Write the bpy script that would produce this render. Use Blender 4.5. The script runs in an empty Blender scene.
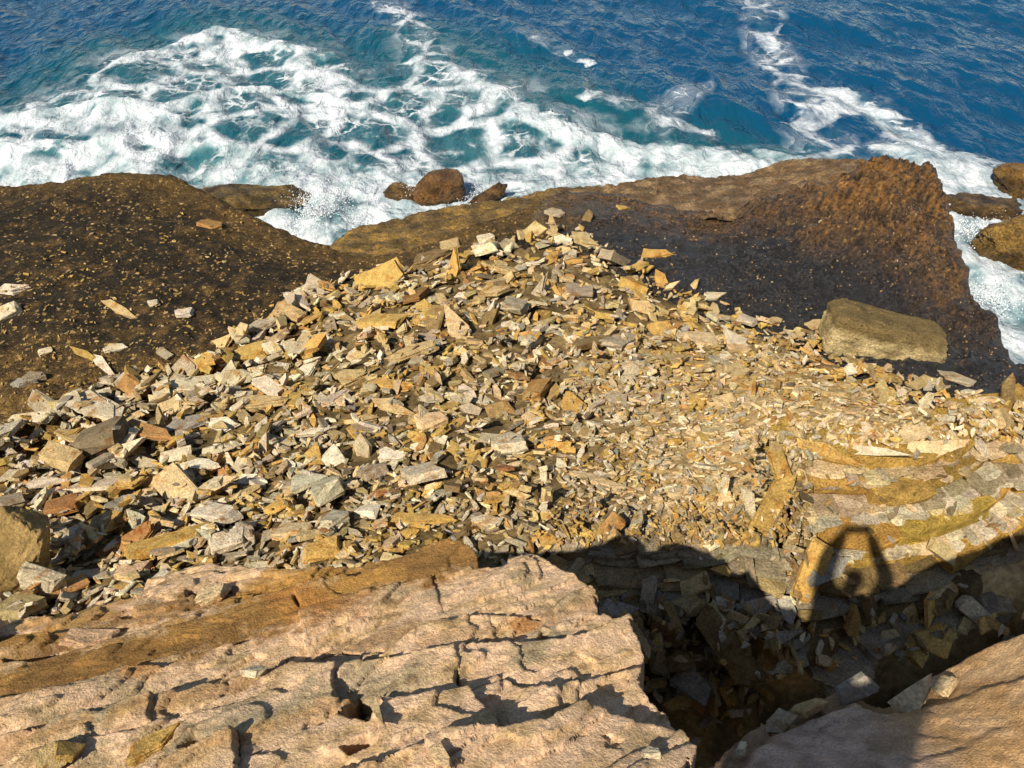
import bpy, bmesh, math, random, time
import numpy as np
from mathutils import Vector, Matrix

T0 = time.time()
scene = bpy.context.scene
COL = scene.collection

# ------------------------------------------------------------------ camera
F_PX, CX, CY = 768.0, 512.0, 384.0
PITCH = math.radians(40.0)
CAM_H = 8.0
cp, sp = math.cos(PITCH), math.sin(PITCH)
cam_data = bpy.data.cameras.new("camera")
cam_data.sensor_width = 36.0
cam_data.lens = 36.0 * F_PX / 1024.0
cam_data.clip_start = 0.05
cam_data.clip_end = 6000.0
cam = bpy.data.objects.new("camera", cam_data)
cam.location = (0, 0, CAM_H)
cam.rotation_euler = (math.pi / 2 - PITCH, 0, 0)
COL.objects.link(cam)
scene.camera = cam

def ray(px, py):
    """direction (world) through a picture point, used to survey where things stand"""
    u, v = px - CX, CY - py
    return np.array([u, F_PX * cp + v * sp, -F_PX * sp + v * cp])

def P(px, py, z):
    d = ray(px, py)
    t = (z - CAM_H) / d[2]
    return np.array([d[0] * t, d[1] * t, z])

def to_px(x, y, z):
    dx, dy, dz = x, y, z - CAM_H
    f = dy * cp - dz * sp
    up = dy * sp + dz * cp
    return CX + F_PX * dx / f, CY - F_PX * up / f

# ------------------------------------------------------------------ light
sd = ray(862, 529); sd = sd / np.linalg.norm(sd)          # the way sunlight travels
sun_elev = math.asin(-sd[2])
sun_az = math.atan2(-sd[0], -sd[1])
world = bpy.data.worlds.new("World")
scene.world = world
world.use_nodes = True
wn = world.node_tree.nodes
wl = world.node_tree.links
bg = wn["Background"]
sky = wn.new("ShaderNodeTexSky")
sky.sky_type = 'NISHITA'
sky.sun_disc = False
sky.sun_elevation = sun_elev
sky.sun_rotation = sun_az
sky.air_density = 1.0
sky.dust_density = 0.6
sky.ozone_density = 1.0
wl.new(sky.outputs[0], bg.inputs[0])
bg.inputs[1].default_value = 0.068
sun_data = bpy.data.lights.new("sun", 'SUN')
sun_data.energy = 5.0
sun_data.angle = math.radians(0.53)
sun_data.color = (1.0, 0.912, 0.755)
sun = bpy.data.objects.new("sun", sun_data)
sun.rotation_euler = Vector(sd).to_track_quat('-Z', 'Y').to_euler()
sun.location = (-10, -15, 30)
COL.objects.link(sun)
scene.view_settings.view_transform = 'Standard'
scene.view_settings.look = 'None'
scene.view_settings.exposure = 0.55
scene.view_settings.gamma = 1.0
scene.view_settings.use_curve_mapping = False

# ------------------------------------------------------------------ helpers
def s2l(c):
    c = np.asarray(c, float) / 255.0
    return np.where(c <= 0.04045, c / 12.92, ((c + 0.055) / 1.055) ** 2.4)

def lerp(a, b, t):
    return a + (b - a) * t

def sstep(a, b, x):
    t = np.clip((x - a) / (b - a), 0, 1)
    return t * t * (3 - 2 * t)

def _hash(ix, iy, seed):
    h = (ix.astype(np.int64) * 374761393 + iy.astype(np.int64) * 668265263 + seed * 1442695041) & 0xFFFFFFFF
    h = ((h ^ (h >> 13)) * 1274126177) & 0xFFFFFFFF
    h = (h ^ (h >> 16)) & 0xFFFFFFFF
    return h / 4294967296.0

def noise(x, y, seed=0):
    """gradient noise, about -1..1"""
    x = np.asarray(x, float); y = np.asarray(y, float)
    ix = np.floor(x); iy = np.floor(y)
    fx, fy = x - ix, y - iy
    u = fx * fx * fx * (fx * (fx * 6 - 15) + 10)
    v = fy * fy * fy * (fy * (fy * 6 - 15) + 10)
    def g(ax, ay):
        a = _hash(ix + ax, iy + ay, seed) * 2 * math.pi
        return np.cos(a) * (fx - ax) + np.sin(a) * (fy - ay)
    n0 = lerp(g(0, 0), g(1, 0), u)
    n1 = lerp(g(0, 1), g(1, 1), u)
    return lerp(n0, n1, v) * 1.5

def fbm(x, y, oct=4, seed=0, gain=0.5, lac=2.03):
    a, s, t = 1.0, 0.0, 0.0
    for i in range(oct):
        s = s + a * noise(x, y, seed + i * 17)
        t += a
        a *= gain
        x = x * lac + 3.1; y = y * lac + 7.7
    return s / t

def ridged(x, y, oct=4, seed=0, gain=0.5):
    a, s, t = 1.0, 0.0, 0.0
    for i in range(oct):
        s = s + a * (1 - 2 * np.abs(noise(x, y, seed + i * 13)))
        t += a
        a *= gain
        x = x * 2.07 + 1.3; y = y * 2.07 + 5.1
    return s / t

def cells(x, y, seed=0):
    """Worley: nearest distance, second distance, id of the nearest cell 0..1"""
    ix = np.floor(x); iy = np.floor(y)
    f1 = np.full(np.shape(x), 9.0); f2 = f1.copy(); cid = np.zeros(np.shape(x))
    for ax in (-1, 0, 1):
        for ay in (-1, 0, 1):
            cx = ix + ax; cy = iy + ay
            px = cx + _hash(cx, cy, seed); py = cy + _hash(cx, cy, seed + 91)
            d = np.hypot(px - x, py - y)
            near = d < f1
            f2 = np.where(near, f1, np.minimum(f2, d))
            cid = np.where(near, _hash(cx, cy, seed + 47), cid)
            f1 = np.where(near, d, f1)
    return f1, f2, cid

def blur(a, n=1):
    for _ in range(n):
        p = np.pad(a, 1, mode='edge')
        a = (p[:-2, 1:-1] + 2 * p[1:-1, 1:-1] + p[2:, 1:-1]) / 4
        p = np.pad(a, 1, mode='edge')
        a = (p[1:-1, :-2] + 2 * p[1:-1, 1:-1] + p[1:-1, 2:]) / 4
    return a

def flakes(f, stp, soft=0.25):
    """break a smooth surface into thin bedding steps"""
    q_ = f / stp; b_ = np.floor(q_); r_ = q_ - b_
    return (b_ + sstep(1 - soft, 1.0, r_) + 0.12 * r_) * stp

class Spline:
    """thin-plate surface z(x, y) through surveyed points"""
    def __init__(self, pts, smooth=0.0):
        p = np.array(pts, float)
        self.c = p[:, :2]; n = len(p)
        K = self._k(self.c[:, None, :] - self.c[None, :, :]) + np.eye(n) * smooth
        A = np.zeros((n + 3, n + 3)); A[:n, :n] = K
        A[:n, n] = 1; A[:n, n + 1:] = self.c; A[n, :n] = 1; A[n + 1:, :n] = self.c.T
        self.w = np.linalg.solve(A, np.concatenate([p[:, 2], [0, 0, 0]]))
    @staticmethod
    def _k(d):
        r2 = (d ** 2).sum(-1)
        return np.where(r2 > 1e-12, 0.5 * r2 * np.log(r2 + 1e-12), 0)
    def __call__(self, x, y):
        x = np.asarray(x, float); y = np.asarray(y, float)
        n = len(self.c)
        out = self.w[n] + self.w[n + 1] * x + self.w[n + 2] * y
        for i in range(n):
            r2 = (x - self.c[i, 0]) ** 2 + (y - self.c[i, 1]) ** 2
            out = out + self.w[i] * 0.5 * r2 * np.log(r2 + 1e-12)
        return out

def poly_sd(x, y, poly):
    """signed distance to a polygon, negative inside"""
    poly = np.asarray(poly)[:, :2]
    d = np.full(np.shape(x), 1e9); ins = np.zeros(np.shape(x), bool)
    n = len(poly)
    for i in range(n):
        ax, ay = poly[i]; bx, by = poly[(i + 1) % n]
        ex, ey = bx - ax, by - ay
        t = np.clip(((x - ax) * ex + (y - ay) * ey) / (ex * ex + ey * ey + 1e-12), 0, 1)
        d = np.minimum(d, np.hypot(x - ax - t * ex, y - ay - t * ey))
        c = (ay > y) != (by > y)
        xi = ax + (y - ay) / (ey if abs(ey) > 1e-12 else 1e-12) * ex
        ins ^= c & (x < xi)
    return np.where(ins, -d, d)

def line_d(x, y, pts):
    pts = np.asarray(pts)[:, :2]
    d = np.full(np.shape(x), 1e9)
    for i in range(len(pts) - 1):
        ax, ay = pts[i]; bx, by = pts[i + 1]
        ex, ey = bx - ax, by - ay
        t = np.clip(((x - ax) * ex + (y - ay) * ey) / (ex * ex + ey * ey + 1e-12), 0, 1)
        d = np.minimum(d, np.hypot(x - ax - t * ex, y - ay - t * ey))
    return d

def mesh_from(name, verts, faces, smooth=True, attrs=None):
    """verts (n,3), faces (m,3) or (m,4) arrays; attrs {name: (n,) or (n,3)} on points"""
    me = bpy.data.meshes.new(name)
    verts = np.ascontiguousarray(verts, np.float32); faces = np.ascontiguousarray(faces, np.int32)
    k = faces.shape[1]
    me.vertices.add(len(verts)); me.vertices.foreach_set("co", verts.ravel())
    me.loops.add(faces.size); me.loops.foreach_set("vertex_index", faces.ravel())
    me.polygons.add(len(faces))
    me.polygons.foreach_set("loop_start", np.arange(0, faces.size, k, dtype=np.int32))
    me.polygons.foreach_set("loop_total", np.full(len(faces), k, np.int32))
    me.update(calc_edges=True)
    me.polygons.foreach_set("use_smooth", np.full(len(faces), smooth))
    for an, av in (attrs or {}).items():
        av = np.asarray(av, np.float32)
        if av.ndim == 1:
            a = me.attributes.new(an, 'FLOAT', 'POINT'); a.data.foreach_set("value", av)
        else:
            a = me.attributes.new(an, 'FLOAT_COLOR', 'POINT')
            a.data.foreach_set("color", np.concatenate([av, np.ones((len(av), 1), np.float32)], 1).ravel())
    me.update()
    return me

def link(name, me, mat=None, parent=None, kind=None, label=None, cat=None, group=None):
    o = bpy.data.objects.new(name, me)
    COL.objects.link(o)
    if mat is not None and me is not None and len(me.materials) == 0:
        me.materials.append(mat)
    if parent is not None:
        o.parent = parent
    if kind: o["kind"] = kind
    if label: o["label"] = label
    if cat: o["category"] = cat
    if group: o["group"] = group
    return o

def grid_mesh(name, X, Y, Z, keep=None, attrs=None, smooth=True):
    """a height sheet on 2-D arrays; keep = mask of quads"""
    r, c = X.shape
    idx = np.arange(r * c).reshape(r, c)
    q = np.stack([idx[:-1, :-1], idx[:-1, 1:], idx[1:, 1:], idx[1:, :-1]], -1)
    q = q.reshape(-1, 4) if keep is None else q[keep]
    used = np.zeros(r * c, bool); used[q.ravel()] = True
    remap = np.cumsum(used) - 1
    V = np.stack([X, Y, Z], -1).reshape(-1, 3)[used]
    at = {k: (v.reshape(-1)[used] if v.ndim == 2 else v.reshape(-1, v.shape[-1])[used]) for k, v in (attrs or {}).items()}
    return mesh_from(name, V, remap[q], smooth, at)

# ------------------------------------------------------------------ materials
class Mat:
    def __init__(self, name, rough=0.85, spec=0.3):
        m = bpy.data.materials.new(name); m.use_nodes = True
        self.m = m; self.t = m.node_tree; self.N = self.t.nodes
        self.b = self.N["Principled BSDF"]
        self.b.inputs["Roughness"].default_value = rough
        self.b.inputs["Specular IOR Level"].default_value = spec
    def new(self, typ, **kw):
        n = self.N.new(typ)
        for k, v in kw.items(): setattr(n, k, v)
        return n
    def set(self, sock, v):
        if hasattr(v, "is_linked") or isinstance(v, bpy.types.NodeSocket): self.t.links.new(v, sock)
        elif v is not None: sock.default_value = v
    def coord(self, which="Object"):
        return self.new("ShaderNodeTexCoord").outputs[which]
    def pos(self):
        return self.new("ShaderNodeNewGeometry").outputs["Position"]
    def attr(self, name, out="Color"):
        n = self.new("ShaderNodeAttribute"); n.attribute_name = name
        return n.outputs[out]
    def noise(self, vec, scale, detail=4, rough=0.55, dist=0.0, out=0):
        n = self.new("ShaderNodeTexNoise")
        self.set(n.inputs["Vector"], vec); self.set(n.inputs["Scale"], scale)
        n.inputs["Detail"].default_value = detail; n.inputs["Roughness"].default_value = rough
        n.inputs["Distortion"].default_value = dist
        return n.outputs[out]
    def voro(self, vec, scale, feature='F1', out="Distance", rnd=1.0, smooth=None):
        n = self.new("ShaderNodeTexVoronoi"); n.feature = feature
        self.set(n.inputs["Vector"], vec); n.inputs["Scale"].default_value = scale
        n.inputs["Randomness"].default_value = rnd
        if smooth is not None: n.inputs["Smoothness"].default_value = smooth
        return n.outputs[out]
    def math(self, op, a, b=0.0, c=None, clamp=False):
        n = self.new("ShaderNodeMath"); n.operation = op; n.use_clamp = clamp
        self.set(n.inputs[0], a); self.set(n.inputs[1], b)
        if c is not None: self.set(n.inputs[2], c)
        return n.outputs[0]
    def range(self, v, a, b, c=0.0, d=1.0, smooth=False):
        n = self.new("ShaderNodeMapRange")
        if smooth: n.interpolation_type = 'SMOOTHSTEP'
        self.set(n.inputs[0], v); self.set(n.inputs[1], a); self.set(n.inputs[2], b)
        self.set(n.inputs[3], c); self.set(n.inputs[4], d)
        return n.outputs[0]
    def mix(self, f, a, b, blend='MIX'):
        n = self.new("ShaderNodeMix"); n.data_type = 'RGBA'; n.blend_type = blend
        self.set(n.inputs[0], f)
        for s, v in ((n.inputs[6], a), (n.inputs[7], b)):
            if isinstance(v, (tuple, list, np.ndarray)): s.default_value = (float(v[0]), float(v[1]), float(v[2]), 1)
            else: self.set(s, v)
        return n.outputs[2]
    def vscale(self, vec, s):
        n = self.new("ShaderNodeMapping"); self.set(n.inputs[0], vec)
        n.inputs["Scale"].default_value = s
        return n.outputs[0]
    def vadd(self, a, b):
        n = self.new("ShaderNodeVectorMath"); n.operation = 'ADD'
        self.set(n.inputs[0], a); self.set(n.inputs[1], b)
        return n.outputs[0]
    def bump(self, h, strength=0.5, dist=0.02, normal=None):
        n = self.new("ShaderNodeBump")
        self.set(n.inputs["Height"], h); n.inputs["Strength"].default_value = strength
        n.inputs["Distance"].default_value = dist
        if normal is not None: self.set(n.inputs["Normal"], normal)
        return n.outputs[0]
    def color(self, v): self.set(self.b.inputs["Base Color"], v)
    def normal(self, v): self.set(self.b.inputs["Normal"], v)
    def roughness(self, v): self.set(self.b.inputs["Roughness"], v)

def rock_mat(name, src, rough=0.88, spec=0.25, fine=60.0, mid=9.0, bstr=0.6, bdist=0.012, stain=None, contrast=0.35, coords="pos", crisp=None):
    m = Mat(name, rough, spec)
    p = m.pos() if coords == "pos" else m.coord("Object")
    base = m.attr("Col") if src == "attr" else (m.new("ShaderNodeObjectInfo").outputs["Color"] if src == "object" else src)
    n1 = m.noise(p, mid, 6, 0.62)
    n2 = m.noise(p, fine, 5, 0.7)
    f = m.range(n1, 0.25, 0.75, 1 - contrast, 1 + contrast)
    f2 = m.range(n2, 0.25, 0.75, 1 - contrast * 0.6, 1 + contrast * 0.6) if crisp is None else m.range(n2, 0.36, 0.64, 1 - crisp, 1 + crisp)
    k = m.math('MULTIPLY', f, f2)
    cc = m.new("ShaderNodeCombineColor")
    for i in range(3): m.set(cc.inputs[i], k)
    col = m.mix(1.0, base, cc.outputs[0], 'MULTIPLY')
    if stain is not None:
        sc, amount, lo, hi = stain
        s = m.range(m.noise(p, mid * 0.6, 5, 0.65, 0.6), lo, hi, 0, 0.8, True)
        col = m.mix(s, col, m.mix(1.0, col, tuple(s2l(sc) / s2l((200, 190, 170))), 'MULTIPLY') if amount else tuple(s2l(sc)))
    m.color(col)
    h = m.math('ADD', m.math('MULTIPLY', n1, 1.0), m.math('MULTIPLY', n2, 0.45 if crisp is None else 0.7))
    m.normal(m.bump(h, bstr, bdist))
    return m

# ------------------------------------------------------------------ the sea
def PW(lst, z=0.0):
    return np.array([P(a[0], a[1], a[2] if len(a) > 2 else z) for a in lst])

ys = np.concatenate([np.geomspace(8.0, 64.0, 520), np.geomspace(66.0, 4500.0, 60)])
aa = np.linspace(-1.35, 1.35, 820)
SY, SA = np.meshgrid(ys, aa, indexing='ij')
SX = SA * (SY + 2.0)
shore_px = [(-200, 200, 0), (0, 186, 0), (110, 172, 0), (205, 188, 0), (290, 225, 0), (400, 215, 0), (520, 200, 0),
            (640, 180, 0), (780, 166, 0), (880, 175, 0), (950, 230, 0), (975, 300, 0), (1040, 370, 0)]
shore = PW(shore_px)
d_shore = line_d(SX, SY, shore)
# wind waves: crests run away to the lower right of the picture
rw = random.Random(5)
far = 1.0 / (1.0 + (SY / 70.0) ** 3)
Z = np.zeros_like(SX)
wx = SX + 0.6 * fbm(SX * 0.35, SY * 0.35, 3, 3); wy = SY + 0.6 * fbm(SX * 0.35 + 9, SY * 0.35, 3, 8)
for i in range(22):
    lam = 0.55 * (1.155 ** i)
    ang = math.radians(215 + rw.gauss(0, 26))
    k = 2 * math.pi / lam
    amp = 0.0170 * lam ** 0.7
    ph = rw.uniform(0, 6.28)
    s = np.sin(k * (wx * math.cos(ang) + wy * math.sin(ang)) + ph)
    mod = 0.55 + 0.9 * np.clip(fbm(SX / (lam * 3.2) + i * 3, SY / (lam * 3.2), 2, 40 + i) + 0.35, 0, 1.2)
    Z += amp * mod * (0.75 * s + 0.5 * (1 - np.abs(s)) - 0.2)
Z *= far
# foam coverage
main = PW([(-150, 118), (0, 108), (60, 92), (112, 58), (165, 42), (215, 28), (262, 40), (330, 52), (385, 72), (415, 42), (470, 62),
           (535, 96), (600, 128), (660, 146), (760, 160), (800, 178), (760, 215), (450, 260), (200, 250), (-150, 230)])
wob = 0.55 * fbm(SX * 0.9, SY * 0.9, 4, 21)
sdm = poly_sd(SX, SY, main) + wob
foam = (0.50 + 0.22 * fbm(SX * 0.5 + 4, SY * 0.5, 3, 25)) * sstep(0.5, -0.9, sdm)
foam = np.maximum(foam, 0.22 * sstep(1.8, -0.2, sdm))
core = line_d(SX, SY, PW([(-200, 175), (0, 168), (140, 172), (250, 172), (330, 178), (430, 185), (540, 168), (640, 165), (760, 168)])) + 0.4 * wob
foam = np.maximum(foam, 0.88 * sstep(2.2, 0.2, core))
crests = [([(-40, 128), (40, 120), (90, 112), (130, 112), (175, 124)], 0.30, 1.0, 0.16),
          ([(100, 118), (170, 112), (230, 98), (285, 90), (330, 98), (400, 118)], 0.32, 0.95, 0.14),
          ([(120, 66), (170, 46), (215, 32), (265, 45), (330, 58)], 0.35, 0.85, 0.08),
          ([(520, 120), (600, 140), (690, 158), (750, 166)], 0.45, 0.95, 0.12),
          ([(0, 145), (80, 150), (150, 140), (230, 150)], 0.35, 1.0, 0.12),
          ([(760, 148), (790, 160), (812, 170)], 0.18, 0.8, 0.10)]
for pts, w, dens, h in crests:
    dl = line_d(SX + 0.5 * wob, SY + 0.5 * wob, PW(pts))
    foam = np.maximum(foam, dens * sstep(w * 2.2, w * 0.3, dl))
    Z += h * np.exp(-(dl / (w * 1.1)) ** 2)
streaks = [([(745, -30), (760, 15), (768, 45), (795, 85), (812, 130), (828, 168)], 0.8, 0.42),
           ([(765, 30), (775, 45)], 0.5, 0.55),
           ([(195, 216), (255, 226), (312, 236), (322, 206), (330, 180)], 0.45, 1.0),
           ([(322, 240), (350, 230), (395, 214), (470, 206)], 0.6, 1.0),
           ([(835, 92), (880, 112), (925, 140), (985, 175), (1060, 215)], 0.75, 0.75),
           ([(905, 150), (950, 172), (1010, 200), (1060, 230)], 0.9, 0.85),
           ([(955, 185), (970, 215), (985, 260), (1000, 310), (1040, 350)], 1.0, 0.95),
           ([(500, 22), (540, 40), (590, 62)], 0.35, 0.42),
           ([(385, 0), (410, 25), (425, 55)], 0.8, 0.45),
           ([(640, 112), (700, 90), (660, 130)], 0.4, 0.35),
           ([(850, 150), (820, 110), (870, 100)], 0.6, 0.42),
           ([(560, 95), (620, 105), (700, 130)], 0.5, 0.42)]
for pts, w, dens in streaks:
    dl = line_d(SX + 0.5 * wob, SY + 0.5 * wob, PW(pts))
    foam = np.maximum(foam, dens * sstep(w * 1.5, w * 0.2, dl))
foam = np.maximum(foam, 0.9 * sstep(0.9, 0.2, d_shore + 0.5 * wob))
foam = np.clip(foam * (0.86 + 0.4 * fbm(SX * 1.6, SY * 1.6, 4, 71)), 0, 1)
near = sstep(5, 1.5, d_shore)
Z += foam * (0.10 * fbm(SX * 2.3, SY * 2.3, 4, 61) + 0.05 * ridged(SX * 4.1, SY * 4.1, 3, 64)) * far
Z += 0.06 * near * fbm(SX * 1.2, SY * 1.2, 3, 66)
shallow = np.clip(0.95 * sstep(4.5, 0.3, sdm) * sstep(9, 5, SX) + 0.5 * sstep(2.5, 0.5, d_shore), 0, 1)
seam = Mat("sea_water", 0.09, 0.5)
seam.b.inputs["IOR"].default_value = 1.33
p = seam.pos()
pw = seam.vadd(p, seam.vscale(seam.noise(p, 0.9, 4, 0.6, 0, 1), (0.9, 0.9, 0.9)))
pw2 = seam.vadd(p, seam.vscale(seam.noise(p, 3.0, 4, 0.6, 0, 1), (0.45, 0.45, 0.45)))
c = seam.attr("foam", "Fac")
def web(vec, scale, w_lo, w_hi):
    e = seam.voro(vec, scale, 'DISTANCE_TO_EDGE')
    w = seam.range(c, 0.15, 0.9, w_lo, w_hi)
    return seam.range(e, seam.math('MULTIPLY', w, 0.12), seam.math('MULTIPLY', w, 1.1), 1.0, 0.0, True)
wA = web(pw, 0.5, 0.0, 0.42)
wB = web(pw2, 1.7, -0.03, 0.36)
wC = seam.math('MULTIPLY', web(pw2, 4.0, -0.12, 0.30), 0.3)
nz = seam.noise(pw, 2.2, 6, 0.65)
thin = seam.range(seam.noise(p, 0.55, 4, 0.6, 0.3), 0.44, 0.60, 0.0, 1.0, True)
pat = seam.math('MAXIMUM', wA, seam.math('MULTIPLY', seam.math('MAXIMUM', wB, wC), thin))
solid = seam.range(seam.math('ADD', c, seam.math('MULTIPLY', seam.math('SUBTRACT', nz, 0.5), 1.4)), 0.60, 0.95, 0, 1, True)
fm = seam.math('MULTIPLY', seam.math('MAXIMUM', pat, solid), seam.range(c, 0.05, 0.4, 0, 1))
streak = seam.range(seam.noise(seam.vscale(pw2, (1, 0.6, 1)), 1.7, 8, 0.64), 0.36, 0.60, 0.34, 1.0)
fm = seam.math('MULTIPLY', fm, streak, clamp=True)
sh = seam.attr("shallow", "Fac")
milky = seam.range(c, 0.3, 1.0, 0.0, 0.42)
wcol = seam.mix(sh, tuple(s2l((6, 60, 92))), tuple(s2l((16, 72, 84))))
wcol = seam.mix(milky, wcol, tuple(s2l((120, 165, 165))))
seam.color(seam.mix(fm, wcol, tuple(s2l((210, 215, 220)))))
seam.roughness(seam.range(fm, 0, 0.6, 0.06, 0.85))
rotn = seam.new("ShaderNodeMapping"); seam.set(rotn.inputs[0], p); rotn.inputs["Rotation"].default_value = (0, 0, math.radians(-35)); rotn.inputs["Scale"].default_value = (1.0, 0.45, 1.0)
rp = rotn.outputs[0]
bh = seam.math('ADD', seam.noise(rp, 1.9, 4, 0.5, 0.4), seam.math('MULTIPLY', seam.noise(pw2, 7.0, 5, 0.65), seam.math('MULTIPLY', fm, 0.22)))
seam.normal(seam.bump(bh, 1.0, 0.34))
sea_me = grid_mesh("sea", SX, SY, Z, None, {"foam": foam, "shallow": shallow})
link("sea", sea_me, seam.m, kind="structure")
del SX, SY, Z, wx, wy, foam, sdm, core

# ------------------------------------------------------------------ bedrock by the water
edge_px = [(-260, 215, 1.1), (-80, 195, 1.15), (0, 186, 1.15), (60, 178, 1.25), (110, 172, 1.35), (165, 171, 1.3), (205, 188, 1.15), (230, 203, 1.05),
           (290, 232, 0.9), (335, 246, 0.8), (360, 256, 0.85), (400, 249, 1.0), (440, 238, 1.1), (480, 222, 1.2), (520, 207, 1.25),
           (545, 195, 1.3), (590, 186, 1.35), (630, 192, 1.3), (680, 205, 1.3), (720, 212, 1.35), (760, 197, 1.6),
           (800, 189, 1.8), (845, 178, 2.1), (868, 162, 2.35), (880, 155, 2.4), (905, 158, 2.35), (932, 180, 2.2),
           (950, 215, 1.95), (958, 250, 1.7), (966, 275, 1.6), (977, 300, 1.5), (1000, 330, 1.35), (1030, 360, 1.2), (1120, 420, 1.2)]
in_px = [(0, 250, 1.5), (0, 350, 1.55), (0, 440, 1.6), (150, 250, 1.42), (150, 350, 1.5), (250, 280, 1.35), (330, 275, 1.15),
         (250, 330, 1.45), (400, 290, 1.3), (540, 250, 1.4), (700, 270, 1.35), (800, 280, 1.5), (850, 240, 1.8), (900, 230, 1.95),
         (900, 300, 1.5), (930, 350, 1.4), (1000, 375, 1.4), (620, 230, 1.35), (820, 330, 1.4), (760, 245, 1.5), (940, 260, 1.7),
         (-200, 350, 1.5), (540, 400, 1.3), (200, 450, 1.4), (850, 420, 1.5), (1100, 480, 1.5)]
edge = PW(edge_px)
plat = Spline(np.concatenate([edge, PW(in_px)]), 0.02)
plat_poly = np.concatenate([edge[:, :2], [[12, 3], [-14, 3]]])

def platform_z(x, y):
    z = plat(x, y)
    w = 0.16 * fbm(x * 1.3, y * 1.3, 4, 101) + 0.05 * fbm(x * 6, y * 6, 3, 104)
    sdp = poly_sd(x, y, plat_poly) + w
    right = sstep(2.2, 3.6, x)
    rough = 0.045 * fbm(x * 2.1, y * 2.1, 5, 111) + 0.028 * ridged(x * 5.2, y * 5.2, 4, 115) + 0.02 * fbm(x * 14, y * 14, 3, 118)
    # the right-hand mass is more jagged towards its crest
    cr = right * sstep(1.2, 2.2, z)
    f1, f2, cid = cells(x * 1.5 + 0.3 * fbm(x * 2, y * 2, 3, 9), y * 1.5, 131)
    j1, j2, jid = cells(x * 3.3 + 0.3 * fbm(x * 5, y * 5, 3, 161), y * 3.0 + x * 1.2, 163)
    rough = rough + (0.25 + 0.75 * cr) * right * 0.075 * (jid - 0.5) * sstep(0.0, 0.10, j2 - j1)
    rough = rough + cr * (0.22 * (cid - 0.5) * sstep(0.0, 0.08, f2 - f1) + 0.13 * ridged(x * 1.1 - y * 0.6, (y * 0.9 + x * 0.5) * 3.0, 5, 137) + 0.05 * fbm(x * 7, y * 7, 4, 139))
    rough = rough + flakes(0.20 * fbm(x * 0.75 + 0.3 * y, y * 1.3, 3, 151) + 0.03 * fbm(x * 6, y * 6, 3, 153), 0.055, 0.2)
    k1, k2, kid = cells(x * 0.9 + 0.5 * fbm(x * 1.5, y * 1.5, 3, 155), y * 1.1, 157)
    rough = rough - 0.07 * np.exp(-((k2 - k1) / 0.05) ** 2) * sstep(-0.2, 0.3, fbm(x * 0.8, y * 0.8, 2, 159))
    z = z + rough * (0.7 + 0.6 * right)
    drop = np.where(sdp > -0.25, (sdp + 0.25) ** 2 * 0.9, 0)
    drop = drop + np.where(sdp > 0, sdp * 1.5, 0)
    return np.maximum(z - drop, -1.6), sdp

gx = np.arange(-13.5, 10.8, 0.042); gy = np.arange(5.6, 19.0, 0.042)
GX, GY = np.meshgrid(gx, gy)
PZ, PSD = platform_z(GX, GY)
def pcol(x, y, z, sdp):
    n = fbm(x * 0.7, y * 0.7, 4, 201); n2 = fbm(x * 3.3, y * 3.3, 5, 205); n3 = fbm(x * 11, y * 11, 4, 209)
    dark = s2l((44, 36, 22)); brown = s2l((94, 72, 38)); och = s2l((142, 110, 56)); blk = s2l((38, 36, 36)); rust = s2l((120, 85, 41))
    tan = s2l((170, 132, 74))
    right = sstep(0.3, 2.2, x)[..., None]
    a = sstep(-0.1, 0.5, n2 + 0.5 * n3 + 0.25 * n)[..., None]
    left_c = lerp(dark, brown, a)
    near_l = sstep(9.2, 7.2, y + 0.6 * n)[..., None]               # ochre nearer the rubble
    left_c = lerp(left_c, lerp(brown, och, sstep(-0.2, 0.5, n2 + n3)[..., None]), near_l * 0.85)
    rimc = (sstep(-1.3, -0.2, sdp + 0.9 * n) * 0.6)[..., None]
    left_c = lerp(left_c, lerp(brown, och, 0.25), rimc)
    # rubble side of the right mass black, rusty towards the crest
    hgt = sstep(1.55, 2.15, z + 0.25 * n + 0.35 * n2 * 0.6 + 0.10 * sstep(-1.5, -0.3, sdp))[..., None]
    edgey = (sstep(-1.5, -0.35, sdp + 0.5 * n) * sstep(8.5, 10.5, y))[..., None]
    t = np.clip(np.maximum(hgt, edgey * 0.6) + 0.35 * sstep(0.25, 0.6, n2 + 0.6 * n3)[..., None], 0, 1)
    rr = lerp(rust, s2l((56, 42, 27)), sstep(-0.25, 0.3, n3 + 0.7 * n2)[..., None])
    rr = lerp(rr, tan, (sstep(0.3, 0.7, n3 + 0.6 * n2) * 0.5)[..., None])
    right_c = lerp(blk, rr, t)
    wetl = (0.45 + 0.55 * sstep(0.30, 0.62, z + 0.15 * n2))[..., None]      # soaked by the swash
    return lerp(left_c, right_c, right) * wetl
PC = pcol(GX, GY, PZ, PSD)
qx = 0.25 * (GX[:-1, :-1] + GX[1:, :-1] + GX[:-1, 1:] + GX[1:, 1:])
qy = 0.25 * (GY[:-1, :-1] + GY[1:, :-1] + GY[:-1, 1:] + GY[1:, 1:])
vis = (PSD[:-1, :-1] < 1.1)
div = qx + 0.25 * np.sin(qy * 2.1)                                 # a joint under the top of the heap parts the two masses
platm = rock_mat("weedy_rock", "attr", 0.8, 0.25, 36.0, 6.0, 1.0, 0.09, None, 0.6, crisp=0.7)
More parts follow.
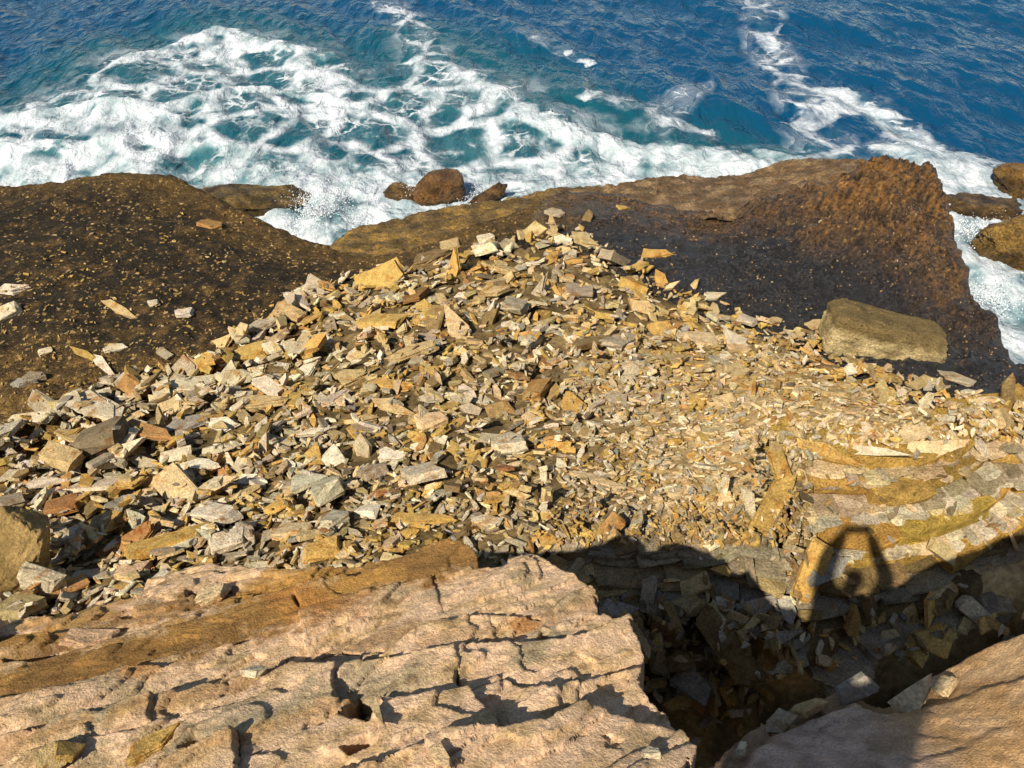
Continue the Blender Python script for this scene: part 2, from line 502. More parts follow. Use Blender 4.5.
def speckle(m, lo, hi, cols, sc=11.0):
    """tan shell and lichen flecks between the weed"""
    p_ = m.pos(); pv = m.vadd(p_, m.vscale(m.noise(p_, 9.0, 4, 0.6, 0, 1), (0.14, 0.14, 0.14)))
    dist = m.voro(pv, sc); rnd = m.new("ShaderNodeSeparateColor"); m.set(rnd.inputs[0], m.voro(pv, sc, out="Color"))
    patch = m.noise(p_, 0.8, 4, 0.6)
    size = m.math('MULTIPLY', m.range(rnd.outputs[0], 0.35, 1.0, 0.0, 0.55), m.range(patch, lo, hi, 0.25, 1.0))
    f = m.math('MULTIPLY', m.range(dist, m.math('MULTIPLY', size, 0.7), size, 1.0, 0.0), 0.85)
    old = m.b.inputs["Base Color"].links[0].from_socket
    m.color(m.mix(f, old, m.mix(rnd.outputs[1], tuple(s2l(cols[0])), tuple(s2l(cols[1])))))
speckle(platm, 0.2, 0.5, ((146, 112, 58), (190, 158, 100)), 15.0)
link("rock_platform", grid_mesh("rock_platform", GX, GY, PZ, vis & (div <= 0.6), {"Col": PC}), platm.m, kind="structure")
outm = rock_mat("wet_black_rock", "attr", 0.26, 0.6, 20.0, 4.0, 1.0, 0.11, None, 0.6, crisp=0.8)
speckle(outm, 0.45, 0.8, ((120, 92, 50), (160, 130, 76)), 17.0)
link("rock_outcrop", grid_mesh("rock_outcrop", GX, GY, PZ, vis & (div > 0.6), {"Col": PC}), outm.m, kind="structure")

# low shelf washed by the swell behind the crest
shelf_px = [(322, 250, 0.4), (345, 232, 0.3), (390, 222, 0.3), (440, 210, 0.3), (500, 202, 0.35), (545, 190, 0.4), (610, 186, 0.5), (640, 180, 0.55),
            (690, 175, 0.6), (740, 178, 0.7), (775, 164, 0.9), (830, 160, 1.1), (862, 160, 1.3), (890, 170, 1.2)]
shelf = Spline(np.concatenate([PW(shelf_px), PW([(360, 250, .55), (440, 232, .6), (500, 218, .7), (600, 200, .7), (700, 195, .85), (800, 180, 1.25), (850, 175, 1.45)])]), 0.02)
shp = PW(shelf_px)
shelf_poly = np.concatenate([shp[:, :2], [[6.8, 12.0], [3, 11.5], [-1, 11.2], [-3.2, 12.0]]])
hx = np.arange(-5.2, 8.4, 0.045); hy = np.arange(10.8, 18.2, 0.045)
HX, HY = np.meshgrid(hx, hy)
hz = shelf(HX, HY)
hs = poly_sd(HX, HY, shelf_poly) + 0.22 * fbm(HX * 1.5, HY * 1.5, 4, 301)
terr = fbm(HX * 0.9, HY * 1.7, 3, 305)
hz = hz + 0.10 * np.round(terr * 4) / 4 + 0.10 * ridged(HX * 2.4, HY * 3.6, 5, 307) + 0.02 * fbm(HX * 12, HY * 12, 3, 309)
hz = hz - np.where(hs > -0.2, (hs + 0.2) ** 2 * 1.2, 0) - np.where(hs > 0, hs * 0.8, 0)
hn = fbm(HX * 2.2, HY * 2.2, 5, 311)
wq = sstep(0.5, 2.5, HX)[..., None]
hc = lerp(lerp(s2l((94, 74, 36)), s2l((150, 118, 56)), sstep(-0.3, 0.4, hn)[..., None]),
          lerp(s2l((104, 80, 50)), s2l((158, 130, 92)), sstep(-0.2, 0.5, hn)[..., None]), wq)
hc = hc * (0.5 + 0.5 * sstep(0.18, 0.45, hz + 0.12 * hn))[..., None]
shelfm = rock_mat("wet_tan_rock", "attr", 0.5, 0.45, 26.0, 5.0, 1.0, 0.12, None, 0.5, crisp=0.5)
link("tidal_shelf", grid_mesh("tidal_shelf", HX, HY, hz, (hs[:-1, :-1] < 0.9) & (platform_z(HX[:-1, :-1], HY[:-1, :-1])[1] > -0.35), {"Col": hc}), shelfm.m, kind="structure")

# ------------------------------------------------------------------ boulders
def rock_verts(seed, dims, boxy=3.0, amp=0.10, n=26, cuts=7, cd=(0.72, 0.95)):
    """a cube-sphere with planar fractures and noise"""
    bm = bmesh.new()
    bmesh.ops.create_cube(bm, size=2.0)
    bmesh.ops.subdivide_edges(bm, edges=bm.edges[:], cuts=n, use_grid_fill=True)
    bm.verts.ensure_lookup_table()
    V = np.array([v.co[:] for v in bm.verts])
    Fc = np.array([[v.index for v in f.verts] for f in bm.faces])
    bm.free()
    V /= ((np.abs(V) ** boxy).sum(1) ** (1 / boxy))[:, None]
    r = np.random.default_rng(seed)
    for _ in range(cuts):
        nrm = r.normal(size=3); nrm /= np.linalg.norm(nrm)
        dd = r.uniform(*cd)
        e = V @ nrm - dd
        V = V - np.where(e > 0, e * 0.98, 0)[:, None] * nrm
    s = seed * 3.7
    n3 = (fbm(V[:, 0] * 1.7 + s, V[:, 1] * 1.7 + V[:, 2] * 1.1, 4, seed) + fbm(V[:, 2] * 2.1 + s, V[:, 0] * 1.3 - V[:, 1], 4, seed + 5)) * 0.5
    n4 = (ridged(V[:, 0] * 4 + s, V[:, 1] * 4 + V[:, 2] * 3, 4, seed + 9) + ridged(V[:, 2] * 4 + s, V[:, 0] * 3 - V[:, 1] * 2, 3, seed + 11)) * 0.5
    V = V * (1 + amp * 0.5 * n3 + flakes(amp * n3, amp * 0.16, 0.2) * 0.6 + amp * 0.35 * n4)[:, None]
    return V * np.array(dims) * 0.5, Fc

def boulder(name, loc, dims, rot, seed, mat, ca, cb, label, cat="rock", boxy=4.0, amp=0.34, n=48, group=None, top=None, cuts=12, cd=(0.74, 1.0), wet=True):
    V, Fc = rock_verts(seed, dims, boxy, amp, n, cuts, cd)
    w = fbm(V[:, 0] * 3 + seed, V[:, 1] * 3 + V[:, 2] * 2, 5, seed + 31)
    colr = lerp(s2l(ca), s2l(cb), sstep(-0.35, 0.35, w)[:, None])
    if top is not None:
        zz = V[:, 2] / dims[2] + 0.25 * w
        colr = lerp(colr, s2l(top), sstep(0.12, 0.3, zz)[:, None])
    if wet: colr = lerp(colr * 0.42, colr, sstep(0.16, 0.36, loc[2] + V[:, 2] + 0.12 * w)[:, None])      # soaked up to the swash line
    me = mesh_from(name, V, Fc, True, {"Col": colr})
    o = link(name, me, mat, label=label, cat=cat, group=group)
    o.location = loc; o.rotation_euler = rot
    return o

def R(*a): return tuple(math.radians(v) for v in a)
seam_rock = rock_mat("sea_rock", "attr", 0.45, 0.5, 20.0, 3.6, 1.0, 0.2, None, 0.6, crisp=0.6).m
G_SEA = "rocks standing in the surf"
def at(px, py, z): return tuple(P(px, py, z))
boulder("sea_rock", at(258, 203, 0.10), (2.65, 1.1, 0.62), R(0, 3, 4), 3, seam_rock, (74, 58, 26), (128, 104, 56), "long flat brown rock awash behind the dark platform's right shoulder", boxy=4, group=G_SEA)
boulder("sea_rock", at(438, 192, 0.22), (1.15, 0.9, 0.72), R(4, -6, 10), 7, seam_rock, (84, 58, 28), (130, 92, 46), "brown blocky boulder in the white surf, tallest rock above the heap", boxy=5, amp=0.18, group=G_SEA)
boulder("sea_rock", at(405, 197, 0.06), (0.8, 0.7, 0.36), R(0, 8, -20), 9, seam_rock, (120, 88, 42), (150, 116, 62), "low tan rock at the left foot of the brown surf boulder", group=G_SEA)
boulder("sea_rock", at(489, 199, 0.14), (0.9, 0.5, 0.36), R(0, -16, 35), 12, seam_rock, (84, 60, 32), (126, 92, 50), "small reddish brown rock right of the brown surf boulder", group=G_SEA)
boulder("sea_rock", at(1034, 246, 0.15), (2.0, 1.6, 1.15), R(5, 0, 20), 15, seam_rock, (112, 84, 38), (160, 126, 64), "large ochre rock in the foam cut by the right picture edge", boxy=3.5, group=G_SEA)
boulder("sea_rock", at(1034, 182, 0.10), (1.7, 1.4, 0.8), R(0, 6, 10), 18, seam_rock, (116, 84, 38), (156, 120, 58), "upper ochre rock at the right picture edge, farthest out to sea", boxy=3.5, group=G_SEA)
boulder("sea_rock", at(972, 208, 0.02), (1.8, 1.2, 0.42), R(0, 0, -25), 21, seam_rock, (96, 72, 40), (140, 110, 66), "low wet rock awash just right of the rusty crest", group=G_SEA)

# spray thrown up where the swell meets the ledges
rs = np.random.default_rng(77)
oct_v = np.array([(1, 0, 0), (-1, 0, 0), (0, 1, 0), (0, -1, 0), (0, 0, 1), (0, 0, -1)], float)
oct_f = np.array([(0, 2, 4), (2, 1, 4), (1, 3, 4), (3, 0, 4), (2, 0, 5), (1, 2, 5), (3, 1, 5), (0, 3, 5)])
sv, sf = [], []
for (a, b, n, w, h) in [(318, 222, 2600, 0.22, 0.75), (296, 232, 900, 0.4, 0.25), (330, 205, 900, 0.35, 0.35), (418, 196, 500, 0.3, 0.3), (470, 200, 700, 0.35, 0.25), (350, 232, 700, 0.5, 0.2), (975, 235, 600, 0.5, 0.3), (985, 300, 500, 0.5, 0.25)]:
    c_ = P(a, b, 0.05)
    for _ in range(n):
        up_ = abs(rs.normal(0, 0.45)) * h
        q = c_ + np.array([rs.normal(0, w * (0.6 + up_)), rs.normal(0, w * 0.6), up_])
        sv.append(oct_v * rs.uniform(0.005, 0.017) * (1.25 - min(1, up_ / h) * 0.6) + q); sf.append(oct_f + 6 * len(sf))
spm = Mat("spray", 0.6, 0.3)
spm.color(spm.mix(spm.noise(spm.pos(), 30, 2), tuple(s2l((216, 222, 228))), tuple(s2l((236, 240, 244)))))
link("sea_spray", mesh_from("sea_spray", np.concatenate(sv), np.concatenate(sf), True), spm.m, kind="stuff", label="white spray thrown up where surf hits the rock ledges", cat="spray")

# ------------------------------------------------------------------ the cliff top in front of the photographer
def survey(spl, pts, z0=5.4):
    """stand picture points on a surface"""
    out = []
    for q in pts:
        z = z0
        for _ in range(12):
            w = P(q[0], q[1], z); z = float(spl(w[0], w[1]))
        out.append(P(q[0], q[1], z))
    return np.array(out)

led_px = [(0, 768, 5.55), (200, 768, 5.65), (400, 768, 5.74), (600, 768, 5.76), (690, 768, 5.72), (0, 690, 5.32), (200, 660, 5.33),
          (400, 640, 5.40), (600, 650, 5.5), (645, 660, 5.5), (0, 622, 4.95), (150, 598, 5.0), (300, 572, 5.05), (470, 548, 5.15), (560, 582, 5.3)]
led = Spline(np.concatenate([PW(led_px), [[-0.2, -0.4, 6.03], [-3.6, -1.2, 6.05], [1.0, -1.2, 6.1], [-3.8, 2.2, 4.7], [0.2, 0.3, 5.98]]]), 0.001)
led_edge = survey(led, [(-170, 655), (0, 618), (60, 612), (100, 596), (170, 578), (215, 566), (260, 572), (330, 567), (400, 556), (468, 543), (486, 560), (522, 550),
                        (558, 567), (588, 582), (602, 606), (624, 618), (648, 656), (638, 682), (668, 712), (693, 748), (684, 775)])
led_poly = np.concatenate([led_edge[:, :2], [[0.46, 0.75], [0.5, -1.5], [-3.9, -1.5], [-3.9, 1.9]]])
bed_px = [[(-120, 900), (280, 800), (380, 768), (440, 748), (500, 738), (542, 728), (568, 712), (590, 708), (620, 715), (652, 722), (720, 750)],
          [(-120, 830), (150, 775), (225, 742), (300, 712), (352, 698), (400, 702), (470, 692), (505, 674), (522, 684), (552, 692), (600, 670), (700, 655)],
          [(-120, 785), (0, 765), (100, 738), (200, 716), (245, 692), (290, 666), (340, 668), (420, 655), (500, 642), (545, 636), (585, 634), (680, 600)],
          [(-120, 760), (0, 742), (130, 706), (240, 682), (330, 650), (385, 652), (420, 628), (470, 618), (540, 612), (560, 598), (640, 570)],
          [(-120, 725), (0, 704), (70, 690), (125, 672), (165, 668), (240, 640), (345, 604), (420, 580), (500, 545)],
          [(-120, 690), (0, 664), (60, 652), (150, 636), (235, 606), (320, 584), (400, 562), (480, 536)],
          [(-120, 668), (0, 640), (60, 630), (130, 618), (205, 598), (245, 592), (310, 572), (420, 550)]]
bed_w = [survey(led, b) for b in bed_px]
fx = np.concatenate([np.arange(-3.9, -2.5, 0.04), np.arange(-2.5, 0.9, 0.0062)])
fy = np.concatenate([np.arange(-1.5, 0.84, 0.06), np.arange(0.84, 2.6, 0.0062)])
FX, FY = np.meshgrid(fx, fy)
wrp = 0.035 * fbm(FX * 4.5, FY * 4.5, 4, 401) + 0.004 * fbm(FX * 22, FY * 22, 3, 405)
band = np.zeros(FX.shape, int); bdist = np.full(FX.shape, 9.0); below = np.full(FX.shape, 9.0); above = np.full(FX.shape, 9.0)
for b in bed_w:
    b = b[np.argsort(b[:, 0])]
    yl = np.interp(FX, b[:, 0], b[:, 1])
    dd = FY - yl + wrp
    band += dd > 0
    bdist = np.where(np.abs(dd) < np.abs(bdist), dd, bdist)
    below = np.where(dd > 0, np.minimum(below, dd), below); above = np.where(dd <= 0, np.minimum(above, -dd), above)
# cross joints part every bed into slabs
along = FX * 0.94 + FY * 0.34
jw = 0.05 * fbm(FX * 5, FY * 5, 3, 411)
piece = np.zeros(FX.shape, int); off = np.zeros(FX.shape); jd = np.full(FX.shape, 9.0)
rb = np.random.default_rng(8)
joints = [[-1.25, -0.75, -0.22, 0.12], [-1.5, -0.95, -0.42, -0.02, 0.33], [-1.75, -1.1, -0.62, -0.1, 0.3], [-1.8, -1.3, -0.7, -0.25, 0.2, 0.5],
          [-2.0, -1.35, -0.75, -0.2, 0.35], [-1.6, -0.2], [-1.9, -1.1, -0.4], [-2.2, -1.5, -0.9, 0.1]]
tread = np.minimum(below, 0.4) / (np.minimum(below, 0.4) + np.minimum(above, 0.4) + 1e-6) - 0.5
tread_h = np.array([0.03, 0.06, 0.065, 0.06, 0.06, 0.05, 0.05, 0.05])
step_h = [0.0] * 8
npc = 0
for k in range(8):
    m = band == k
    js = joints[k]
    seg = np.searchsorted(js, (along + jw)[m])
    offs = rb.uniform(-0.034, 0.034, len(js) + 1)
    if k == 5: offs *= 0.2
    piece[m] = npc + seg
    off[m] = -step_h[k] + offs[seg]
    jd[m] = np.min(np.abs((along + jw)[m][:, None] - np.array(js)[None]), 1)
    npc += len(js) + 1
LZ = led(FX, FY) + off + tread_h[band] * tread + 0.02
crack = np.exp(-(bdist / 0.006) ** 2) * sstep(-0.15, 0.3, fbm(FX * 3, FY * 3, 3, 421)) * 0.05
crack += np.exp(-(jd / 0.005) ** 2) * sstep(0.22, 0.5, fbm(FX * 4, FY * 4, 3, 425)) * 0.05
smooth_band = 0.6 * (band == 5)
smooth_band = blur(smooth_band, 6)
f1, f2, cid = cells(FX * 5.5 + 0.5 * fbm(FX * 3, FY * 3, 3, 431), FY * 8 - FX * 2.5, 433)
chip = 0.008 * (cid - 0.5) * sstep(0, 0.22, f2 - f1)
g1, g2, gid = cells(FX * 13 + 0.6 * fbm(FX * 9, FY * 9, 3, 435), FY * 19 - FX * 6, 437)
chip = chip + 0.004 * (gid - 0.5) * sstep(0, 0.25, g2 - g1)
tiltx = np.zeros(FX.shape); tilty = np.zeros(FX.shape)
for i in range(npc):
    m = piece == i
    if m.any():
        tx_, ty_ = rb.normal(0, 0.05), rb.normal(0, 0.05)
        tiltx[m] = tx_ * (FX[m] - FX[m].mean()) + ty_ * (FY[m] - FY[m].mean())
lam = 0.085 * fbm(FX * 1.6 + 0.8 * FY, FY * 3.0 - FX * 2.4, 2, 441) + 0.004 * fbm(FX * 14, FY * 18, 3, 442)
lam2 = 0.014 * fbm(FX * 3.2, FY * 6 - FX * 4.2, 3, 443) + 0.0012 * fbm(FX * 30, FY * 36, 2, 444)
crumb = sstep(0.0, 0.35, fbm(FX * 3.1, FY * 4.5 - FX, 3, 446))
rgh = flakes(lam, 0.022, 0.05) + flakes(lam2, 0.008, 0.08) + tiltx + crumb * 0.0065 * ridged(FX * 20, FY * 26 - FX * 8, 4, 445) + 0.0022 * fbm(FX * 60, FY * 65, 3, 449)
LZ = LZ - crack + (chip + rgh) * (1 - 0.72 * smooth_band) + smooth_band * (0.012 * fbm(FX * 5, FY * 12 - FX * 4, 3, 451) + 0.006 * ridged(FX * 7, FY * 20 - FX * 6, 3, 453))
# hollows cut in to stand for shadows cast at slab ends
shadow_hollows = [((352, 700), (374, 716), 0.055, 0.15), ((345, 750), (372, 742), 0.03, 0.12), ((186, 752), (202, 742), 0.03, 0.09),
         ((2, 657), (62, 642), 0.035, 0.13), ((188, 596), (228, 590), 0.028, 0.10), ((478, 557), (508, 557), 0.05, 0.3), ((538, 634), (548, 624), 0.022, 0.06)]
for a_, b_, rr_, dp in shadow_hollows:
    w = survey(led, [a_, b_])
    ux, uy = (w[1] - w[0])[:2]; ul = math.hypot(ux, uy); ux, uy = ux / ul, uy / ul
    mx_, my_ = (w[0] + w[1])[:2] / 2
    uu = (FX - mx_) * ux + (FY - my_) * uy; vv = -(FX - mx_) * uy + (FY - my_) * ux
    bxd = np.maximum(np.abs(uu + 0.35 * vv) - ul / 2, np.abs(vv - 0.2 * uu) - rr_ * 0.8) + 0.5 * wrp
    LZ -= dp * sstep(0.006, -0.006, bxd)
lsd = poly_sd(FX, FY, led_poly) + 0.6 * wrp + 0.05 * (cid - 0.5) * 0.5
under = np.where(lsd > 0, lsd * 9.0 + 0.35 * fbm(FX * 3, FY * 3 + LZ * 2, 3, 455) * sstep(0, 0.1, lsd), 0)
LZ = LZ - np.where(lsd > -0.02, (lsd + 0.02) ** 2 * 3, 0) - under
LZ = np.maximum(LZ, 2.0)
def ledge_col(x, y):
    n = fbm(x * 1.6, y * 2.4 - x * 0.8, 4, 461); n2 = fbm(x * 7, y * 10 - x * 3, 5, 465); n3 = fbm(x * 24, y * 30, 4, 469)
    pink = s2l((216, 182, 148)); sand = s2l((204, 170, 124)); grey = s2l((150, 138, 112)); brown = s2l((136, 102, 58)); och = s2l((172, 130, 68)); dk = s2l((112, 88, 58))
    c = lerp(pink, sand, sstep(-0.3, 0.4, n2)[..., None])
    gm = (band == 3) * 0.65 + (band == 2) * 0.5 + (band == 4) * 0.3 + 0.28
    c = lerp(c, grey, (blur(np.asarray(gm, float), 3) * sstep(-0.05, 0.35, n + 0.5 * n2))[..., None])
    c = lerp(c, dk, (0.65 * sstep(0.22, 0.6, n2 + 0.5 * n3 - 0.2 * n))[..., None])
    mid_w = survey(led, [(-120, 708), (0, 684), (70, 670), (150, 650), (240, 622), (330, 596), (400, 572), (470, 550)])
    dband = line_d(x, y, mid_w) + 0.17 * n2 + 0.07 * n3 + 0.10 * n
    top_w = survey(led, [(-120, 655), (60, 632), (180, 606), (300, 582), (420, 556)])
    dtop = line_d(x, y, top_w) + 0.15 * n2 + 0.06 * n3
    bm_ = np.clip(sstep(0.20, 0.07, dband) + 0.8 * sstep(0.09, 0.02, dtop) + 0.75 * blur((band >= 6).astype(float), 4) * sstep(0.0, 0.4, n + 0.6 * n2 + 0.15), 0, 1)
    for (ln_, w_, k_) in (([(120, 720), (230, 690), (330, 652), (410, 628)], 0.045, 0.6), ([(180, 768), (300, 716), (350, 700)], 0.03, 0.5), ([(430, 640), (520, 622), (600, 596)], 0.03, 0.45), ([(0, 752), (90, 728)], 0.04, 0.6)):
        bm_ = np.maximum(bm_, k_ * sstep(w_ * 1.6, w_ * 0.3, line_d(x, y, survey(led, ln_)) + 0.07 * n2 + 0.04 * n3))
    br = lerp(brown, och, sstep(-0.15, 0.45, n + 0.4 * n2)[..., None])
    c = lerp(c, br, bm_[..., None])
    # rusty stain in the middle of the ledge
    for (q, r_) in (((325, 612), 0.22), ((300, 600), 0.2), ((140, 672), 0.12), ((520, 620), 0.08)):
        w = survey(led, [q])[0]
        dl = np.hypot(x - w[0], (y - w[1]) * 1.6)
        c = lerp(c, lerp(och, s2l((166, 104, 56)), 0.5), (0.75 * sstep(r_, r_ * 0.3, dl + 0.08 * n2))[..., None])
    return c
LC = ledge_col(FX, FY)
ledm = rock_mat("sandstone", "attr", 0.92, 0.15, 120.0, 20.0, 1.0, 0.015, None, 0.30, crisp=0.28)
ledge_root = bpy.data.objects.new("cliff_ledge", None); COL.objects.link(ledge_root)
ledge_root["kind"] = "structure"
ledge_root.location = (-0.2, -0.4, 5.9)
qp = piece[:-1, :-1]; keepq = (LZ[:-1, :-1] > 2.02)
oo = ledge_root.location
for i in range(npc):
    kq = keepq & (qp == i)
    if kq.sum() < 30: continue
    me = grid_mesh("slab", FX - oo[0], FY - oo[1], LZ - oo[2], kq, {"Col": LC})
    link("slab", me, ledm.m, ledge_root)

# rock edge on the right, half in the photographer's shadow
rgt_px = [(700, 768, 5.64), (760, 722, 5.5), (830, 690, 5.44), (848, 682, 5.44), (885, 694, 5.46), (935, 678, 5.62), (1024, 632, 5.86), (1100, 600, 5.98), (800, 768, 5.72),
          (900, 768, 5.84), (1024, 768, 5.98), (960, 720, 5.80), (1000, 690, 5.87)]
rgt = Spline(np.concatenate([PW(rgt_px), [[0.6, 0.2, 5.98], [0.6, -1.2, 6.1], [3.5, -1.2, 6.4], [3.5, 1.6, 6.3], [1.6, 0.2, 6.25]]]), 0.001)
rgt_edge = survey(rgt, [(690, 780), (728, 742), (762, 715), (800, 702), (826, 692), (842, 680), (858, 682), (870, 692), (892, 700), (920, 688), (940, 672), (968, 655), (1000, 640), (1024, 632), (1150, 590)], 5.6)
rgt_poly = np.concatenate([[[0.52, 0.8]], rgt_edge[:, :2], [[3.6, 1.7], [3.6, -1.5], [0.52, -1.5]]])
rx = np.concatenate([np.arange(0.40, 2.2, 0.0095), np.arange(2.2, 3.7, 0.05)])
ry = np.concatenate([np.arange(-1.5, 0.80, 0.06), np.arange(0.80, 2.2, 0.0095)])
RX, RY = np.meshgrid(rx, ry)
n_ = fbm(RX * 5, RY * 5, 4, 501)
r1, r2, rid = cells(RX * 3.2 + 0.4 * n_, RY * 4.5, 503)
RZ = rgt(RX, RY) + flakes(0.028 * fbm(RX * 2.2 + RY, RY * 1.2 - RX * 0.6, 2, 507) + 0.004 * fbm(RX * 12, RY * 12, 3, 506), 0.018, 0.08) + 0.012 * fbm(RX * 4, RY * 4, 4, 505) + flakes(0.010 * fbm(RX * 7 + RY * 2, RY * 4 - RX * 2, 3, 508), 0.007, 0.1) + 0.004 * ridged(RX * 22, RY * 22, 4, 509) + 0.022 * (rid - 0.5) * sstep(0, 0.06, r2 - r1) + 0.005 * fbm(RX * 40, RY * 40, 3, 511)
rsd = poly_sd(RX, RY, rgt_poly) + 0.03 * n_
# a thin bed has split off along the seaward rim
rim = sstep(-0.10, -0.07, rsd + 0.03 * fbm(RX * 6, RY * 6, 3, 513)) * sstep(1.45, 1.25, RX)
RZ = RZ - 0.05 * rim - np.where(rsd > 0, rsd * 8.0 + 0.25 * n_ * sstep(0, 0.1, rsd), 0)
RZ = np.maximum(RZ, 2.0)
m1 = fbm(RX * 2.2, RY * 2.2, 4, 521); m2 = fbm(RX * 9, RY * 9, 5, 523)
RC = lerp(s2l((200, 172, 152)), s2l((168, 142, 120)), sstep(-0.3, 0.4, m2)[..., None])
RC = lerp(RC, lerp(s2l((184, 142, 88)), s2l((208, 170, 124)), sstep(-0.3, 0.3, m2)[..., None]), (sstep(1.05, 1.25, RX + 0.25 * m1) * 0.85)[..., None])
RC = lerp(RC, s2l((86, 72, 62)), (0.55 * sstep(0.35, 0.6, m1 + 0.5 * m2))[..., None])
RC = lerp(RC, s2l((120, 92, 56)), (0.7 * rim)[..., None])
rgt_root = bpy.data.objects.new("cliff_edge", None); COL.objects.link(rgt_root)
rgt_root["kind"] = "structure"; rgt_root.location = (1.6, 0.0, 5.9); oo = rgt_root.location
kr = RZ[:-1, :-1] > 2.02
rm = rim[:-1, :-1] > 0.5
link("slab", grid_mesh("slab", RX - oo[0], RY - oo[1], RZ - oo[2], kr & ~rm, {"Col": RC}), ledm.m, rgt_root)
link("slab", grid_mesh("slab", RX - oo[0], RY - oo[1], RZ - oo[2], kr & rm, {"Col": RC}), ledm.m, rgt_root)

# ------------------------------------------------------------------ the fallen rubble
rub_px = [(-120, 470, 1.75), (0, 460, 1.8), (0, 600, 2.7), (-120, 640, 2.9), (300, 480, 2.45), (300, 560, 3.0), (500, 545, 3.2), (650, 530, 3.25), (500, 400, 2.35), (540, 300, 1.95),
          (540, 238, 1.72), (320, 300, 1.62), (150, 400, 1.75), (700, 400, 2.4), (700, 315, 1.75), (820, 350, 1.95), (950, 400, 2.85), (1040, 410, 3.05),
          (850, 430, 3.15), (1000, 440, 3.45), (750, 480, 3.05), (430, 270, 1.7), (420, 350, 2.15), (600, 330, 2.1), (100, 520, 2.3), (200, 600, 3.0),
          (900, 480, 3.35), (1040, 480, 3.4), (800, 520, 3.08)]
rub = Spline(PW(rub_px), 0.01)
rub_edge = survey(rub, [(-140, 425), (0, 430), (50, 420), (90, 398), (120, 372), (190, 362), (255, 325), (310, 288), (370, 266), (440, 252), (500, 240), (540, 226), (585, 226),
                        (620, 255), (690, 290), (740, 305), (800, 325), (850, 352), (900, 372), (960, 388), (1010, 402), (1100, 420)], 1.9)
rub_poly = np.concatenate([rub_edge[:, :2], [[7.5, 5.0], [5.5, 2.0], [-1.0, 1.2], [-6.0, 2.0]]])
pit_top = survey(rub, [(548, 575), (556, 556), (620, 552), (700, 549), (765, 562), (790, 590), (840, 606), (930, 590), (1060, 540)], 3.1)
pit_poly = np.concatenate([pit_top[:, :2], [[6.5, 2.5], [3.0, 0.2], [0.4, 0.6], [0.3, 2.2]]])
pit = Spline(PW([(600, 600, 2.68), (700, 610, 2.62), (760, 640, 2.5), (720, 700, 2.15), (850, 640, 2.5), (950, 610, 2.62), (1040, 590, 2.75), (650, 700, 2.15), (800, 700, 2.25), (900, 740, 2.2)]), 0.02)

CELL = 0.02
X0, Y0, X1, Y1 = -8.0, 1.6, 8.4, 13.6
bx_, by_ = np.arange(X0, X1, CELL), np.arange(Y0, Y1, CELL)
BX, BY = np.meshgrid(bx_, by_)
base = rub(BX, BY)
psd = poly_sd(BX, BY, pit_poly) + 0.05 * fbm(BX * 2.5, BY * 2.5, 3, 605)
strata_zone = survey(rub, [(792, 462), (870, 480), (960, 466), (1080, 425), (1080, 600), (830, 640), (795, 600)], 3.0)
ssd = poly_sd(BX, BY, strata_zone)
base = lerp(base, pit(BX, BY), sstep(0.26, 0.10, psd)) - 0.55 * sstep(0.10, -0.12, ssd)
rsdp = poly_sd(BX, BY, rub_poly) + 0.25 * fbm(BX * 1.7, BY * 1.7, 4, 601)
base = base + 0.05 * fbm(BX * 1.6, BY * 1.6, 4, 611) + 0.03 * fbm(BX * 7, BY * 7, 3, 613) - 0.20
base = base - np.where(rsdp > -0.6, (rsdp + 0.6) ** 2 * 0.55, 0)
pz_fine, _ = platform_z(BX[::2, ::2], BY[::2, ::2])
pz_here = np.repeat(np.repeat(pz_fine, 2, 0), 2, 1)[:BX.shape[0], :BX.shape[1]]
bedm = rock_mat("rubble_dirt", "attr", 0.95, 0.1, 70.0, 16.0, 1.0, 0.03, None, 0.5)
b2 = base[::2, ::2]
bc = lerp(s2l((84, 70, 46)), s2l((124, 104, 68)), sstep(-0.3, 0.3, fbm(BX[::2, ::2] * 3, BY[::2, ::2] * 3, 4, 621))[..., None])
bc = lerp(bc, lerp(s2l((168, 140, 94)), s2l((198, 170, 122)), sstep(-0.3, 0.3, fbm(BX[::2, ::2] * 5, BY[::2, ::2] * 5, 4, 623))[..., None]), (sstep(0.0, 2.0, BX[::2, ::2]) * sstep(9.5, 7.0, BY[::2, ::2]) * sstep(-0.1, 0.25, psd[::2, ::2]))[..., None])
kq = (b2 > pz_fine - 0.12)[:-1, :-1]
link("rubble_bed", grid_mesh("rubble_bed", BX[::2, ::2], BY[::2, ::2], b2, kq, {"Col": bc}), bedm.m, kind="structure")

